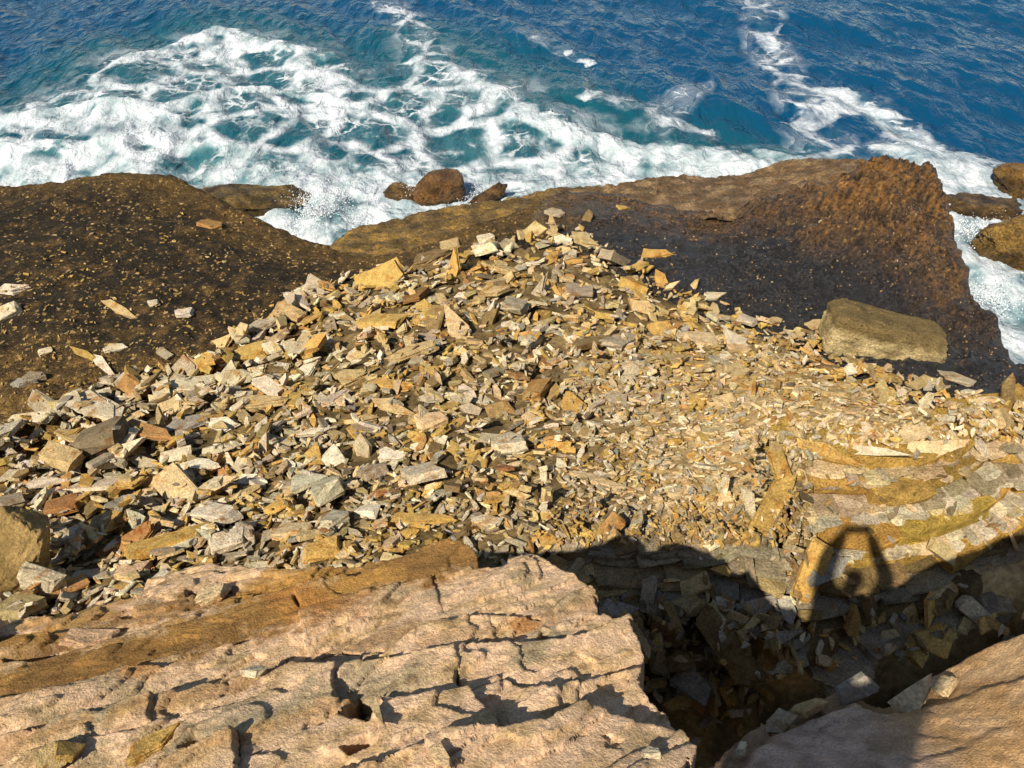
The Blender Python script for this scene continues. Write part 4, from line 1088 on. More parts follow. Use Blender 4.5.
FEAT = [
 # loose stones lying out on the dark platform
 (0, 320, 17, 308, 13, .6, "pale", "block", "flat", "pale grey stone at the left picture edge on dark platform, shadowed right side", None),
 (4, 294, 27, 290, 10, .6, "white", "shard", "flat", "whitish angular stone farthest up the platform at the left edge", "the topmost whitish platform stone"),
 (107, 303, 133, 319, 9, .5, "tan", "shard", "flat", "tan bar-shaped stone lying alone on the dark platform", "the lone tan bar on the platform"),
 (149, 306, 158, 302, 6, .6, "pale", "block", "flat", "tiny pale stone between the tan bar and a pale platform stone", None),
 (177, 317, 193, 313, 9, .6, "white", "block", "flat", "small whitish block right of the lone tan bar on dark rock", None),
 (107, 352, 126, 347, 8, .5, "white", "slab", "flat", "white oblong stone on the platform just above the rubble", None),
 (159, 350, 170, 358, 9, .6, "grey", "block", "flat", "small grey block on the platform just above the rubble", None),
 (41, 355, 51, 349, 7, .6, "pale", "block", "flat", "small pale pebble on ochre-flecked platform at far left", None),
 (16, 386, 34, 380, 9, .5, "cool", "shard", "flat", "bluish grey shard on the platform at far left", None),
 (73, 348, 92, 359, 8, .5, "ochre", "shard", "flat", "ochre shard on the platform upper left of white splinter", None),
 (28, 382, 44, 376, 9, .5, "grey", "slab", "flat", "second grey stone beside the bluish shard at far left", None),
 (200, 227, 222, 225, 9, .3, "orange", "slab", "flat", "orange flake near the seaward top of the dark platform", None),
 # left of the heap
 (94, 357, 119, 381, 10, .5, "white", "shard", "flat", "long white splinter at the upper left tip of the rubble", "the long white splinter"),
 (180, 363, 200, 378, 20, .35, "grey", "slab", "lean", "grey-tan slab leaning at the heap's upper left edge", "the leaning upper left slab"),
 (197, 362, 212, 375, 11, .5, "ochre", "slab", "lean", "small ochre slab right beside the grey-tan leaning slab", None),
 (124, 381, 144, 396, 16, .5, "orange", "block", "lean", "orange-brown block below the long white splinter", None),
 (83, 404, 124, 426, 27, .22, "pale", "slab", "flat", "broad pale grey slab lying flat on the left of the heap", "the broad pale slab"),
 (170, 388, 212, 382, 18, .4, "pale", "slab", "flat", "pale layered slab with tan underside at upper left", "the pale layered slab"),
 (84, 448, 122, 446, 30, .8, "dark", "block", "flat", "dark grey pitted rock, the darkest on the left", "the dark pitted rock"),
 (122, 425, 170, 439, 17, .45, "orange", "slab", "flat", "orange-tan slab right of the broad pale slab", "the orange-tan slab"),
 (169, 430, 207, 424, 15, .5, "cool", "slab", "flat", "smooth pale blue-grey slab right of the orange-tan slab", "the blue-grey slab"),
 (117, 468, 147, 449, 14, .5, "pale", "slab", "lean", "tilted pale slab right of the dark pitted rock", None),
 (50, 462, 78, 470, 22, .8, "tan", "block", "flat", "tan cube with deep shadow left of the dark pitted rock", "the tan cube"),
 (36, 400, 58, 418, 18, .6, "grey", "block", "lean", "grey block standing alone at the rubble's far left", "the far left grey block"),
 (165, 478, 192, 508, 27, .5, "cream", "block", "lean", "cream and ochre block standing upright left of the white block", "the cream upright block"),
 (203, 510, 233, 524, 26, .8, "white", "block", "flat", "bright white squared block, the brightest in the heap", "the bright white block"),
 (104, 562, 148, 538, 22, .4, "rust", "slab", "lean", "big rust-orange slab above the foreground ledge", "the rust-orange slab"),
 (135, 560, 206, 523, 15, .7, "ochre", "shard", "flat", "long ochre beam running up to the bright white block", "the long ochre beam"),
 (50, 512, 74, 500, 15, .6, "rust", "block", "flat", "rusty brown chunk above the large tan boulder slab", None),
 (-6, 552, 8, 545, 12, .7, "white", "block", "flat", "white block cut by the left edge on tan boulder slab", None),
 (277, 528, 307, 536, 20, .5, "cream", "block", "flat", "cream five-sided block right of the bright white block", "the cream five-sided block"),
 (291, 431, 331, 434, 10, .6, "pale", "shard", "flat", "pale horizontal bar in the left middle of heap", "the pale horizontal bar"),
 (258, 468, 269, 434, 12, .5, "pale", "shard", "up", "upright pale blade left of the pale horizontal bar", "the upright pale blade"),
 (215, 556, 246, 542, 20, .5, "pale", "block", "flat", "pale block below the bright white block", None),
 (327, 452, 343, 474, 18, .6, "white", "block", "lean", "whitish block right of the pale horizontal bar", None),
 (305, 562, 340, 548, 20, .5, "yellow", "block", "flat", "grey-topped yellow block at the brown tongue's upper edge", None),
 (118, 572, 146, 568, 14, .6, "pink", "block", "flat", "pinkish flat block under the rust-orange slab", None),
 (186, 462, 216, 470, 15, .5, "white", "slab", "flat", "whitish slab above the cream upright block", None),
 (237, 484, 258, 478, 14, .5, "white", "shard", "lean", "whitish tilted shard between cream upright block and pale bar", None),
 (60, 430, 84, 440, 12, .5, "tan", "slab", "flat", "tan slab directly above the dark pitted rock", None),
 (250, 334, 278, 325, 10, .5, "grey", "shard", "flat", "grey bar at the upper left rim of the heap", "the grey rim bar"),
 (216, 352, 236, 338, 15, .5, "tan", "slab", "lean", "tan slab standing left below the grey rim bar", None),
 (236, 360, 266, 354, 17, .5, "ochre", "block", "flat", "yellowish block below the grey rim bar", None),
 (243, 404, 285, 412, 18, .4, "tan", "slab", "flat", "flat tan slab above the pale horizontal bar", None),
 # upper heap
 (366, 302, 398, 266, 36, .3, "ochre", "slab", "lean", "large ochre slab leaning at the heap's upper left shoulder", "the large ochre leaning slab"),
 (412, 266, 452, 254, 18, .3, "brown", "slab", "flat", "brown slab between two ochre slabs near the heap top", None),
 (451, 290, 457, 250, 14, .5, "yellow", "shard", "up", "narrow yellow slab standing upright near the heap top", "the upright yellow slab"),
 (440, 252, 460, 244, 12, .5, "tan", "block", "flat", "tan block capping the upright yellow slab", None),
 (530, 308, 547, 272, 14, .5, "grey", "slab", "up", "grey blade with black shadow standing at upper centre", "the grey upper blade"),
 (446, 300, 471, 358, 20, .4, "cream", "shard", "lean", "tallest cream blade standing in the upper centre", "the tall cream blade"),
 (480, 338, 498, 308, 15, .5, "brown", "slab", "up", "grey-brown blade right of the tall cream blade", "the grey-brown blade"),
 (426, 336, 446, 308, 20, .4, "brown", "slab", "lean", "brown slab leaning left of the tall cream blade", None),
 (362, 316, 404, 328, 18, .5, "ochre", "block", "flat", "ochre block under the large ochre leaning slab", None),
 (370, 382, 413, 391, 13, .6, "yellow", "shard", "flat", "yellow ochre bar in the left centre of the heap", "the yellow ochre bar"),
 (385, 363, 437, 349, 13, .5, "tan", "shard", "flat", "long tan bar above the yellow ochre bar", "the long tan bar"),
 (478, 294, 510, 290, 10, .6, "tan", "shard", "flat", "tan bar left of the grey upper blade", None),
 (574, 352, 610, 328, 18, .4, "brown", "slab", "flat", "brown slab tilted right of centre", "the brown tilted slab"),
 (606, 356, 636, 334, 20, .4, "grey", "slab", "flat", "grey slab right beside the brown tilted slab", "the grey slab right of centre"),
 (524, 240, 544, 226, 14, .5, "tan", "slab", "lean", "tan slab at the very top of the heap", "the topmost tan slab"),
 (642, 254, 673, 259, 11, .5, "yellow", "slab", "flat", "yellow flat stone on the heap's upper right rim", "the yellow rim stone"),
 (620, 282, 648, 290, 12, .5, "ochre", "slab", "flat", "ochre stone below the yellow rim stone", None),
 (584, 227, 590, 212, 9, .6, "brown", "block", "up", "brown stub standing on dark rock right of the heap top", "the brown stub"),
 (594, 203, 606, 192, 9, .5, "ochre", "block", "lean", "ochre chip highest up on the dark crest above the stub", None),
 (618, 211, 630, 206, 8, .4, "ochre", "slab", "flat", "small ochre chip on dark rock right of the brown stub", None),
 (546, 210, 564, 218, 9, .3, "grey", "slab", "flat", "grey flake on dark rock above the heap top", None),
 (572, 234, 598, 250, 13, .5, "tan", "shard", "flat", "tan shard just below the brown stub", None),
 (495, 262, 515, 280, 15, .5, "tan", "block", "flat", "tan block between upright yellow slab and grey upper blade", None),
 (478, 244, 494, 240, 9, .6, "pale", "block", "flat", "pale lump on dark rock left of the heap top", None),
 # centre and right
 (492, 456, 526, 446, 21, .5, "pale", "block", "flat", "pale rounded block in the middle of the heap", "the pale rounded block"),
 (374, 397, 414, 420, 14, .5, "tan", "shard", "flat", "tan diagonal bar below the yellow ochre bar", None),
 (378, 514, 455, 530, 15, .6, "yellow", "shard", "flat", "long yellow beam above the brown tongue of the ledge", "the long yellow beam"),
 (358, 510, 378, 518, 16, .8, "white", "block", "flat", "white cube at the left end of the long yellow beam", "the small white cube"),
 (470, 518, 502, 528, 13, .5, "pale", "slab", "flat", "pale stone right of the long yellow beam", None),
 (562, 396, 582, 412, 18, .5, "yellow", "block", "lean", "yellow ochre block right of the heap centre", "the yellow central block"),
 (573, 460, 630, 502, 12, .6, "cream", "shard", "flat", "long cream bar slanting down to the right", "the long cream bar"),
 (608, 440, 636, 424, 12, .5, "brown", "slab", "flat", "brown splintered slab right of the yellow central block", "the brown splintered slab"),
 (495, 466, 515, 470, 7, .6, "red", "shard", "flat", "dark red sliver below the pale rounded block", None),
 (480, 430, 508, 448, 13, .4, "grey", "slab", "flat", "grey slab upper left of the pale rounded block", None),
 (405, 478, 440, 462, 18, .5, "pale", "slab", "flat", "pale slab above the long yellow beam", None),
 (380, 452, 410, 458, 14, .5, "white", "slab", "flat", "white slab in the left centre below the tan diagonal bar", None),
 (655, 366, 690, 352, 13, .5, "tan", "slab", "flat", "tan slab right of the grey slab near centre", None),
 (690, 294, 697, 278, 7, .5, "tan", "shard", "up", "thin tan shard upright on the upper right rim", None),
 (704, 300, 724, 292, 10, .5, "pale", "shard", "flat", "pale shard on the rim right of the thin upright shard", None),
 (800, 445, 855, 468, 13, .7, "yellow", "shard", "flat", "yellow beam capping the folded layers", "the yellow capping beam"),
 (842, 452, 902, 466, 9, .5, "pale", "shard", "flat", "pale tapering bar right of the yellow capping beam", "the pale tapering bar"),
 (916, 452, 965, 444, 17, .25, "cream", "slab", "flat", "broad cream slab above the folded layers", "the broad cream slab"),
 (880, 446, 925, 432, 16, .25, "cream", "slab", "flat", "cream slab between pale tapering bar and broad cream slab", None),
 (742, 496, 754, 530, 12, .5, "pale", "shard", "up", "pale blade standing left of the ochre column", "the pale blade"),
 (771, 492, 759, 556, 20, .6, "ochre", "block", "up", "tall ochre column at the left end of the folded layers", "the tall ochre column"),
 (822, 545, 800, 600, 22, .6, "yellow", "block", "lean", "sunlit yellow slab dipping into the shadow beside the photographer's shadow", "the dipping yellow slab"),
 (776, 448, 790, 490, 16, .6, "ochre", "block", "lean", "ochre block above the tall ochre column", None),
 (1000, 384, 1010, 414, 11, .6, "brown", "block", "up", "brown upright stub at the right edge above cream scree", None),
 (820, 372, 838, 368, 12, .8, "brown", "block", "flat", "brown round lump left of the big squared boulder", None),
 (806, 322, 830, 332, 12, .4, "tan", "slab", "flat", "tan slab tucked against the big boulder's left end", None),
 (728, 424, 746, 414, 11, .5, "white", "slab", "flat", "whitish stone in the cream scree right of centre", None),
 (940, 376, 968, 388, 9, .4, "grey", "slab", "flat", "grey slab below the big boulder's right end", None),
 (1010, 448, 1030, 470, 9, .5, "grey", "slab", "lean", "grey slab at the right edge above the folded layers", None),
 (690, 398, 706, 406, 12, .5, "yellow", "block", "flat", "yellow ochre chunk in the scree above right of centre", None),
 # in the shaded pit
 (713, 602, 748, 678, 26, .45, "brown", "block", "flat", "long brown slab leaning across the shaded pit", "the long slab in the pit"),
 (679, 678, 704, 700, 26, .8, "cool", "block", "flat", "bluish block in the shaded pit left of the long slab", "the bluish pit block"),
 (634, 672, 664, 704, 26, .5, "pale", "block", "lean", "pale slab wedged below the sunlit ledge tip in the pit", "the wedged pale slab"),
 (736, 612, 775, 604, 16, .4, "cool", "slab", "flat", "bluish slab right of the long slab's top in the pit", None),
 (768, 640, 800, 632, 14, .5, "cool", "slab", "flat", "bluish slab low in the pit's right half", None),
 (800, 600, 838, 582, 20, .35, "cool", "slab", "flat", "bluish flat slab in shade under the dipping yellow slab", None),
 (664, 664, 690, 660, 14, .6, "brown", "block", "flat", "brown stone above the bluish pit block", None),
 (774, 672, 790, 666, 13, .5, "grey", "slab", "flat", "grey stone right of the long slab's foot in the pit", None),
 (962, 608, 982, 626, 16, .6, "pale", "block", "lean", "pale block in the shade near the right edge", None),
]
# -------- further stones: many small ones first, then the larger individuals among them
zone = np.array([(0, 425), (50, 415), (95, 385), (190, 365), (255, 325), (310, 288), (370, 268), (440, 254), (500, 242), (540, 228), (585, 228), (620, 258), (690, 292), (740, 308),
                 (800, 328), (860, 362), (960, 390), (1024, 405), (1024, 640), (860, 660), (780, 700), (700, 730), (640, 690), (600, 620), (550, 585), (470, 552), (330, 572), (200, 582), (60, 615), (0, 620)], float)
cand = np.stack([rng.uniform(0, 1024, 60000), rng.uniform(225, 730, 60000)], 1)
cand = cand[poly_sd(cand[:, 0], cand[:, 1], zone) < 0]
n_cand = 0
def sample_px():
    global n_cand
    n_cand += 1
    return cand[n_cand % len(cand)]
def in_strata(a, b): return (808 < a and 446 < b < 640) or (556 < a < 785 and 546 < b < 606) or (790 < a and 606 < b)
rub_in = rsdp < 0
sV, sF, sC, nv = [], [], [], 0
def chip(hp, x, y, L, ck, q=0.74, tilt=0.31, wr=(0.22, 0.58), tr=(0.08, 0.25), amt=0.14, avoid=0.88):
    global nv
    i, j = hp.ij(x, y)
    if not (2 < i < hp.H.shape[0] - 3 and 2 < j < hp.H.shape[1] - 3): return
    if hp.big[i, j] and rng.random() < avoid: return
    g = bed_slope(x, y); l_ = hp.slope(x, y, L * 0.6)
    g = tuple(lerp(g[k], max(-0.7, min(0.7, l_[k])), 0.35) for k in (0, 1))
    M = slope_M(g) @ rotm(rng.uniform(0, 2 * math.pi), rng.normal(0, tilt), rng.normal(0, tilt), 0)
    kd = ("slab", "slab", "slab", "shard", "shard", "slab", "shard", "block")[int(rng.integers(8))]
    s = SH[kd][int(rng.integers(len(SH[kd])))]
    W = L * rng.uniform(*wr); T = max(0.015, L * rng.uniform(*tr))
    res = place(hp, s, x, y, (L, W, T), M, q=q, sink=0.0)
    if res is None: return
    loc, Vw = res
    sV.append(Vw + loc); sF.append(s.RF + nv); nv += len(Vw)
    sC.append(np.repeat(tint(ck, amt)[None], len(Vw), 0))
def flush(name, mat, label, cat):
    global sV, sF, sC, nv
    me = mesh_from(name, np.concatenate(sV), np.concatenate(sF), False, {"Col": np.concatenate(sC)})
    o = link(name, me, mat, kind="stuff", label=label, cat=cat)
    sV, sF, sC, nv = [], [], [], 0
    return o
def size_px(a, b):
    k = 1.0
    if a > 560: k = 0.85
    if a > 640 and b > 400: k = 0.72
    if a < 330: k = 1.15
    if b > 560 and a > 560: k = 1.25
    return k
def scatter(n, lo, hi, world_share=0.25, only=None):
    for _ in range(n):
        if rng.random() < world_share:
            x, y = rng.uniform(-7, 7.5), rng.uniform(2.3, 11.5)
            if not rub_in[heap.ij(x, y)]: continue
            px, py = to_px(x, y, heap.z(x, y))
            if in_strata(px, py): continue
            t = math.sqrt(x * x + y * y + 30)
        else:
            px, py = sample_px()
            if only and not only(px, py): continue
            if in_strata(px, py) and rng.random() < (0.8 if py > 606 else 0.965): continue
            h, t = heap.hit(px, py); x, y = h[0], h[1]
        L = math.exp(rng.uniform(math.log(lo), math.log(hi))) * size_px(px, py) * t / F_PX
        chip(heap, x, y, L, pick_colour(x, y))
scatter(5600, 7, 15)
scatter(3200, 11, 28)
scatter(7000, 7, 16, 0.0, lambda a, b: a > 560 and 330 < b < 560)
scatter(9000, 7, 16, 0.0, lambda a, b: 550 < a < 800 and 505 < b < 548)
scatter(6000, 8, 20, 0.0, lambda a, b: 770 < a < 808 and 460 < b < 600)
for f in FEAT:
    hgt_q = 0.7
    add_stone(heap, *f)

# the big rounded slab at the lower left
tb, tt = heap.hit(16, 580)
tbo = boulder("stone", (tb[0], tb[1] + 0.16, tb[2] + 0.16), (0.46, 0.68, 0.30), R(34, 6, 8), 52, rock_mat("tan_boulder", "attr", 0.9, 0.2, 50.0, 8.0, 1.0, 0.03, None, 0.35, crisp=0.3).m,
              (132, 108, 64), (160, 132, 84), "largest tan boulder slab at the lower left edge", "stone", boxy=4.0, amp=0.20, n=30, cuts=10, cd=(0.85, 1.1), wet=False)
bpx, bpy_ = to_px(*tbo.location)
STONES.append(dict(o=tbo, px=bpx, py=bpy_, ck="tan", kind="block", S=(0.5, 0.6, 0.3), pl=60, label="largest tan boulder slab at the lower left edge", short="the large tan boulder slab", th=0, mode="lean"))
ib, jb = heap.ij(tb[0], tb[1] + 0.16); heap.big[ib - 13:ib + 14, max(jb - 12, 0):jb + 13] = True

# stones on the foreground ledges
def ledge_heap(X, Y, Z, x0, y0, x1, y1, c=0.01):
    gx_, gy_ = np.arange(x0, x1, c) + c / 2, np.arange(y0, y1, c) + c / 2
    xs_, ys_ = X[0], Y[:, 0]
    ii = np.clip(np.searchsorted(ys_, gy_), 0, len(ys_) - 1); jj = np.clip(np.searchsorted(xs_, gx_), 0, len(xs_) - 1)
    return Heap(x0, y0, c, Z[np.ix_(ii, jj)])
lheap = ledge_heap(FX, FY, LZ, -2.4, 0.86, 0.95, 2.7)
rheap = ledge_heap(RX, RY, RZ, 0.45, 0.82, 2.1, 2.15)
for f in [
 (142, 764, 172, 728, 18, .5, "ochre", "shard", "flat", "ochre angular chunk lying on the foreground sandstone at bottom left", None),
 (46, 766, 62, 752, 22, .5, "tan", "block", "flat", "tan fragment at the bottom left on the sandstone ledge", None),
 (66, 764, 84, 750, 17, .5, "ochre", "shard", "flat", "ochre fragment beside the tan one at bottom left", None),
 (202, 600, 228, 596, 18, .6, "cream", "block", "flat", "cream block perched on the ledge above a black shadow", None),
 (434, 750, 450, 768, 16, .6, "cream", "shard", "flat", "cream sliver lying at the bottom edge of the sandstone", None),
 (248, 668, 262, 676, 14, .5, "pale", "block", "flat", "small pale lump on the ledge above the broken slab end", None),
 (0, 622, 12, 612, 14, .8, "cream", "block", "up", "cream pointed stone on the ledge at the left edge", None),
 (70, 640, 108, 644, 20, .4, "pink", "slab", "flat", "pinkish slab embedded beside the black shadow at far left", None),
 (644, 752, 658, 764, 12, .4, "pale", "slab", "flat", "small pale flake near the tip of the sunlit ledge", None),
 (372, 708, 388, 726, 9, .5, "cream", "shard", "flat", "cream splinter in the black shadow on the ledge", None)]:
    add_stone(lheap, *f, q=0.85, sink=0.004)
for f in [
 (900, 730, 914, 690, 22, .35, "pale", "slab", "up", "pale slab standing upright in the notch of the right rock", None),
 (836, 704, 866, 690, 18, .6, "cool", "block", "lean", "bluish broken block on the shaded right rock's rim", None),
 (764, 738, 790, 722, 18, .5, "grey", "slab", "lean", "grey slab tilted on the shaded right rock's left rim", None),
 (796, 722, 818, 708, 16, .5, "tan", "block", "flat", "tan chunk in the middle of the shaded right rock's rim", None),
 (872, 712, 892, 702, 16, .6, "cool", "slab", "lean", "bluish shard at the foot of the upright pale slab", None),
 (930, 700, 946, 690, 14, .5, "cream", "block", "flat", "cream chunk on the right rock at the shadow's edge", None),
 (958, 660, 972, 650, 12, .6, "pale", "block", "flat", "small pale stone on the right rock's crest", None),
 (735, 762, 742, 752, 9, .5, "pale", "slab", "flat", "small pale flake low on the shaded right rock", None)]:
    add_stone(rheap, *f, q=0.8, sink=-0.03)

feat_px = np.array([(s["px"], s["py"], s["pl"]) for s in STONES])
# the larger individuals
N_HAND = len(STONES)
tries = 0
while len(STONES) < 300 and tries < 6000:
    tries += 1
    a, b = sample_px()
    if in_strata(a, b) or (a > 600 and b > 690): continue
    pl = rng.uniform(21, 40) * size_px(a, b)
    d = np.hypot(feat_px[:, 0] - a, feat_px[:, 1] - b)
    if (d < 0.42 * (feat_px[:, 2] + pl)).any(): continue
    if len(STONES) > N_HAND:
        dd = min(math.hypot(s["px"] - a, s["py"] - b) - 0.4 * (s["pl"] + pl) for s in STONES[N_HAND:])
        if dd < 0: continue
    h, t = heap.hit(a, b)
    th = rng.uniform(-0.9, 0.9) if rng.random() < 0.75 else rng.uniform(0, math.pi)
    mode = rng.choice(["flat", "flat", "flat", "flat", "flat", "lean", "lean", "up"])
    kd = rng.choice(["slab", "slab", "slab", "shard", "shard", "block"])
    ck = pick_colour(h[0], h[1])
    w = pl * {"slab": rng.uniform(0.34, 0.66), "shard": rng.uniform(0.24, 0.42), "block": rng.uniform(0.4, 0.75)}[kd]
    dx, dy = 0.5 * pl * math.cos(th), -0.5 * pl * math.sin(th)
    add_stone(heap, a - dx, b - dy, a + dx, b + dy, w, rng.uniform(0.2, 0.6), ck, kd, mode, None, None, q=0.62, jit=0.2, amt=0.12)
scatter(2200, 5, 10, 0.1)
flush("rubble", stuffm.m, "mass of small broken stone chips filling the heap between larger stones", "rubble")

plat_sd = poly_sd(BX, BY, plat_poly)
# flakes lying on the dark platform and the black rock
clump = fbm(BX[::5, ::5] * 1.3, BY[::5, ::5] * 1.3, 4, 801)
for _ in range(3600):
    a, b = rng.uniform(0, 420), rng.uniform(180, 440)
    h, t = heap.hit(a, b)
    if t > 17.5 or not (X0 < h[0] < X1 - 0.1 and Y0 < h[1] < Y1 - 0.1) or plat_sd[heap.ij(h[0], h[1])] > -0.3: continue
    if rsdp[heap.ij(h[0], h[1])] < -0.1: continue
    if rng.random() > 0.25 + 0.75 * min(1, max(0, (b - 200) / 160)): continue
    ci, cj = heap.ij(h[0], h[1])
    if rng.random() > 0.15 + 1.6 * max(0.0, clump[min(ci // 5, clump.shape[0] - 1), min(cj // 5, clump.shape[1] - 1)] + 0.25): continue
    L = math.exp(rng.uniform(math.log(1.4), math.log(5.0))) * t / F_PX
    chip(heap, h[0], h[1], L, rng.choice(["tan", "ochre", "ochre", "tan", "brown", "yellow"]), q=0.4, tilt=0.12, tr=(0.12, 0.3))
for _ in range(700):
    a, b = rng.uniform(600, 1010), rng.uniform(200, 390)
    h, t = heap.hit(a, b)
    if t > 16 or not (X0 < h[0] < X1 - 0.1 and Y0 < h[1] < Y1 - 0.1) or plat_sd[heap.ij(h[0], h[1])] > -0.3: continue
    if rsdp[heap.ij(h[0], h[1])] < -0.1: continue
    L = math.exp(rng.uniform(math.log(1.2), math.log(3.0))) * t / F_PX
    chip(heap, h[0], h[1], L, rng.choice(["tan", "brown", "orange", "brown"]), q=0.4, tilt=0.12, tr=(0.12, 0.3))
flush("platform_flakes", stuffm.m, "small tan flakes and shells strewn over the dark rock platform", "flakes")

# -------- say which stone is which
refs = [s for s in STONES if s["short"]]
SHAPE = {"slab": "slab", "shard": "shard", "block": "block"}
for s in STONES:
    s["o"]["category"] = "stone"; s["o"]["group"] = "stones fallen on the heap and ledges"
used = set(s["label"] for s in STONES if s["label"])
def side(dx, dy):
    ang = math.degrees(math.atan2(-dy, dx)) % 360
    return ["right of", "upper right of", "above", "upper left of", "left of", "lower left of", "below", "lower right of"][int(((ang + 22.5) % 360) // 45)]
for s in STONES:
    if s["label"]:
        s["o"]["label"] = s["label"]; continue
    near = sorted(refs, key=lambda r: math.hypot(r["px"] - s["px"], r["py"] - s["py"]))
    size = "small" if s["pl"] < 19 else "large" if s["pl"] > 30 else "mid-sized"
    st = {"flat": "flat-lying", "lean": "leaning", "up": "upright"}[s["mode"]]
    done = False
    for r in near[:8]:
        d = math.hypot(r["px"] - s["px"], r["py"] - s["py"])
        how = "just " if d < 45 else ""
        for lab in (f'{size} {WORD[s["ck"]]} {SHAPE[s["kind"]]} {how}{side(s["px"] - r["px"], s["py"] - r["py"])} {r["short"]}',
                    f'{size} {st} {WORD[s["ck"]]} {SHAPE[s["kind"]]} {how}{side(s["px"] - r["px"], s["py"] - r["py"])} {r["short"]}'):
            if lab not in used and len(lab.split()) <= 16:
                used.add(lab); s["o"]["label"] = lab; done = True; break
        if done: break

# ------------------------------------------------------------------ the photographer, out of the picture, whose shadow falls into it
FW = np.array([sd[0], sd[1], 0]); FW /= np.linalg.norm(FW)
RT = np.array([FW[1], -FW[0], 0]); UP = np.array([0, 0, 1.0])
C0 = np.array([0.0, 0.0, CAM_H])
cam_f = np.array([0, cp, -sp]); cam_u = np.array([0, sp, cp])
phone_c = C0 - cam_f * 0.022 - CR * 0.05
def B(r, f, u): return C0 + RT * r + FW * f + UP * u
def skin(name, joints, bones, mat, parent=None, sub=2, root=0):
    me = bpy.data.meshes.new(name)
    names = list(joints)
    me.from_pydata([tuple(joints[k][0]) for k in names], [(names.index(a), names.index(b)) for a, b in bones], [])
    o = link(name, me, None, parent)
    md = o.modifiers.new("skin", 'SKIN'); md.use_smooth_shade = True
    for i, k in enumerate(names):
        rr = joints[k][1]; rr = rr if isinstance(rr, tuple) else (rr, rr)
        me.skin_vertices[0].data[i].radius = rr
    me.skin_vertices[0].data[root].use_root = True
    sb = o.modifiers.new("sub", 'SUBSURF'); sb.levels = sub; sb.render_levels = sub
    dg = bpy.context.evaluated_depsgraph_get()
    ev = bpy.data.meshes.new_from_object(o.evaluated_get(dg))
    o.modifiers.clear(); o.data = ev; ev.name = name
    ev.materials.clear(); ev.materials.append(mat)
    ev.polygons.foreach_set("use_smooth", np.full(len(ev.polygons), True))
    return o
def plain(name, rgb, rough=0.8):
    m = Mat(name, rough, 0.3); p_ = m.coord("Object")
    n_ = m.noise(p_, 60, 4, 0.6)
    m.color(m.mix(m.range(n_, 0.3, 0.7, 0, 1), tuple(s2l(rgb) * 0.85), tuple(np.clip(s2l(rgb) * 1.1, 0, 1)))); m.normal(m.bump(n_, 0.2, 0.003))
    return m.m
skin_m = plain("skin", (196, 150, 122), 0.6); coat_m = plain("jacket_cloth", (52, 60, 78)); jean_m = plain("trouser_cloth", (44, 48, 58)); hair_m = plain("hair", (46, 34, 26), 0.7)
shoe_m = plain("shoe_leather", (40, 36, 34), 0.6); dark_m = plain("phone_body", (18, 18, 20), 0.3)
gz = lambda r, f: float(led(*(B(r, f, 0)[:2]))) + 0.09
hipz = -0.86
BR = 0.10
J = {}
J["pelvis"] = (B(BR, -0.42, hipz), (0.17, 0.13)); J["waist"] = (B(BR, -0.42, hipz + 0.2), (0.16, 0.12)); J["chest"] = (B(BR, -0.42, hipz + 0.40), (0.19, 0.13))
J["neck0"] = (B(BR, -0.40, hipz + 0.51), 0.07); J["neck1"] = (B(BR, -0.37, hipz + 0.57), 0.055)
J["head0"] = (B(BR, -0.355, -0.22), (0.084, 0.095)); J["head1"] = (B(BR, -0.36, -0.15), (0.080, 0.09))
bones = [("pelvis", "waist"), ("waist", "chest"), ("chest", "neck0"), ("neck0", "neck1"), ("neck1", "head0"), ("head0", "head1")]
# the grips: left and right short ends of the phone
gripR = phone_c + CR * 0.085; gripL = phone_c - CR * 0.085
for s_, nm, grip, elb in ((1, "r", gripR, B(0.33, -0.16, -0.27)), (-1, "l", gripL, B(-0.13, -0.14, -0.29))):
    J["sh" + nm] = (B(BR + 0.185 * s_, -0.41, hipz + 0.47), 0.078); J["el" + nm] = (elb, 0.078)
    wr = grip + (elb - grip) / np.linalg.norm(elb - grip) * 0.085
    J["wr" + nm] = (wr, (0.050, 0.045)); J["pm" + nm] = (lerp(wr, grip, 0.75) + CR * s_ * 0.018, (0.036, 0.018))
    bones += [("chest", "sh" + nm), ("sh" + nm, "el" + nm), ("el" + nm, "wr" + nm), ("wr" + nm, "pm" + nm)]
    fz = gz(BR + 0.12 * s_, -0.42)
    J["hp" + nm] = (B(BR + 0.10 * s_, -0.42, hipz - 0.08), 0.10); J["kn" + nm] = (B(BR + 0.12 * s_, -0.38, (hipz + fz - CAM_H) / 2), 0.07)
    ft = B(BR + 0.13 * s_, -0.44, 0); ft[2] = fz + 0.10
    J["an" + nm] = (ft, 0.05)
    bones += [("pelvis", "hp" + nm), ("hp" + nm, "kn" + nm), ("kn" + nm, "an" + nm)]
body = skin("person", J, bones, coat_m)
body["label"] = "person in dark jacket holding a phone up, whose shadow falls on the layers"; body["category"] = "person"
body.data.materials.append(skin_m); body.data.materials.append(jean_m)
co = np.zeros(len(body.data.vertices) * 3); body.data.vertices.foreach_get("co", co); co = co.reshape(-1, 3)
hz_ = C0[2] + hipz
mi = []
for pl_ in body.data.polygons:
    c_ = np.array(pl_.center)
    handy = min(np.linalg.norm(c_ - J["pmr"][0]), np.linalg.norm(c_ - J["pml"][0])) < 0.10
    heady = c_[2] > J["neck1"][0][2] - 0.02 and np.linalg.norm(c_ - J["head0"][0]) < 0.2
    mi.append(1 if handy or heady else 2 if c_[2] < hz_ - 0.03 else 0)
body.data.polygons.foreach_set("material_index", np.array(mi, np.int32))
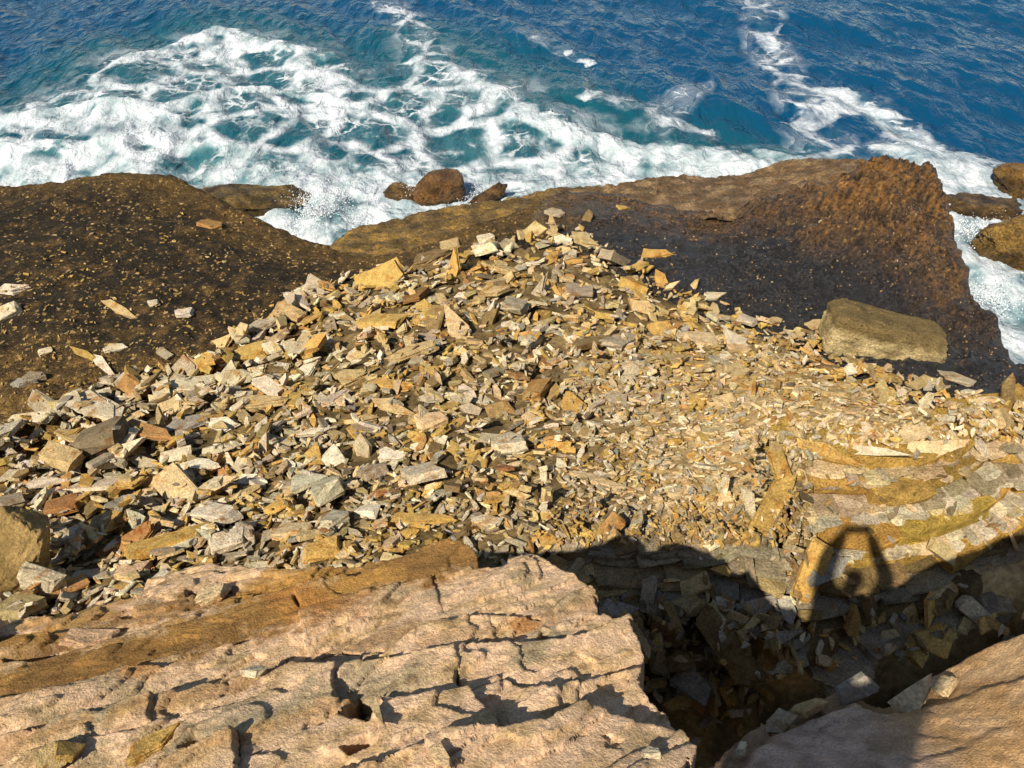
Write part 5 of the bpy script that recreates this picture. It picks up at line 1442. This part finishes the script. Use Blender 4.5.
# fingers curl round the phone's ends, thumbs on its near face
for s_, nm, grip in ((1, "r", gripR), (-1, "l", gripL)):
    pm = J["pm" + nm][0]
    fj = {}; fb = []
    for k in range(4):
        off_ = cam_u * (0.030 - 0.019 * k)
        ln = (0.90, 1.0, 0.95, 0.78)[k]
        a0 = pm + off_ * 0.8; a1 = grip + CR * s_ * 0.012 + off_ + cam_f * 0.006
        a2 = grip - CR * s_ * 0.006 * ln + off_ + cam_f * 0.016; a3 = grip - CR * s_ * 0.026 * ln + off_ + cam_f * 0.015
        f_ = skin("finger", {"a": (a0, 0.010), "b": (a1, 0.009), "c": (a2, 0.008), "d": (a3, 0.006)}, [("a", "b"), ("b", "c"), ("c", "d")], skin_m, None, 1)
        f_.parent = body
    th_ = skin("thumb", {"a": (lerp(J["wr" + nm][0], pm, 0.5), 0.012), "b": (grip - cam_f * 0.022 - cam_u * 0.02, 0.011), "c": (grip - CR * s_ * 0.03 - cam_f * 0.014 - cam_u * 0.006, 0.008)},
               [("a", "b"), ("b", "c")], skin_m, None, 1)
    th_.parent = body
def blob(name, c, dims, mat, parent, n=8, boxy=2.2):
    V, Fc = rock_verts(2, dims, boxy, 0.0, n, 0)
    Rm = np.stack([RT, FW, UP], 1)
    o = link(name, mesh_from(name, V @ Rm.T + c, Fc, True), mat, parent)
    return o
hd = B(BR, -0.352, -0.215)
blob("hair", hd + UP * 0.045 - FW * 0.02, (0.175, 0.205, 0.185), hair_m, body)
blob("nose", hd + FW * 0.105 - UP * 0.02, (0.03, 0.035, 0.045), skin_m, body)
blob("mouth", hd + FW * 0.088 - UP * 0.068, (0.05, 0.02, 0.016), plain("lips", (150, 90, 80), 0.5), body)
for s_ in (-1, 1):
    blob("eye", hd + FW * 0.088 + RT * 0.032 * s_ + UP * 0.012, (0.026, 0.02, 0.018), plain("eye_white", (220, 215, 210), 0.2), body)
    blob("ear", hd + RT * 0.085 * s_ - UP * 0.005 - FW * 0.01, (0.02, 0.04, 0.06), skin_m, body)
    z_ = gz(BR + 0.13 * s_, -0.40)
    c_ = B(BR + 0.13 * s_, -0.39, 0); c_[2] = z_ + 0.045
    blob("shoe", c_, (0.10, 0.28, 0.10), shoe_m, body, boxy=3.0)
bm = bmesh.new(); bmesh.ops.create_cube(bm, size=1.0)
bmesh.ops.scale(bm, vec=(0.165, 0.078, 0.009), verts=bm.verts); bmesh.ops.bevel(bm, geom=bm.edges[:], offset=0.003, segments=2, affect='EDGES')
pme = bpy.data.meshes.new("phone"); bm.to_mesh(pme); bm.free()
ph = link("phone", pme, dark_m, label="dark smartphone held sideways in both raised hands", cat="phone")
ph.location = phone_c; ph.rotation_euler = cam.rotation_euler
print("script", round(time.time() - T0, 1), "s; stones", len(STONES))
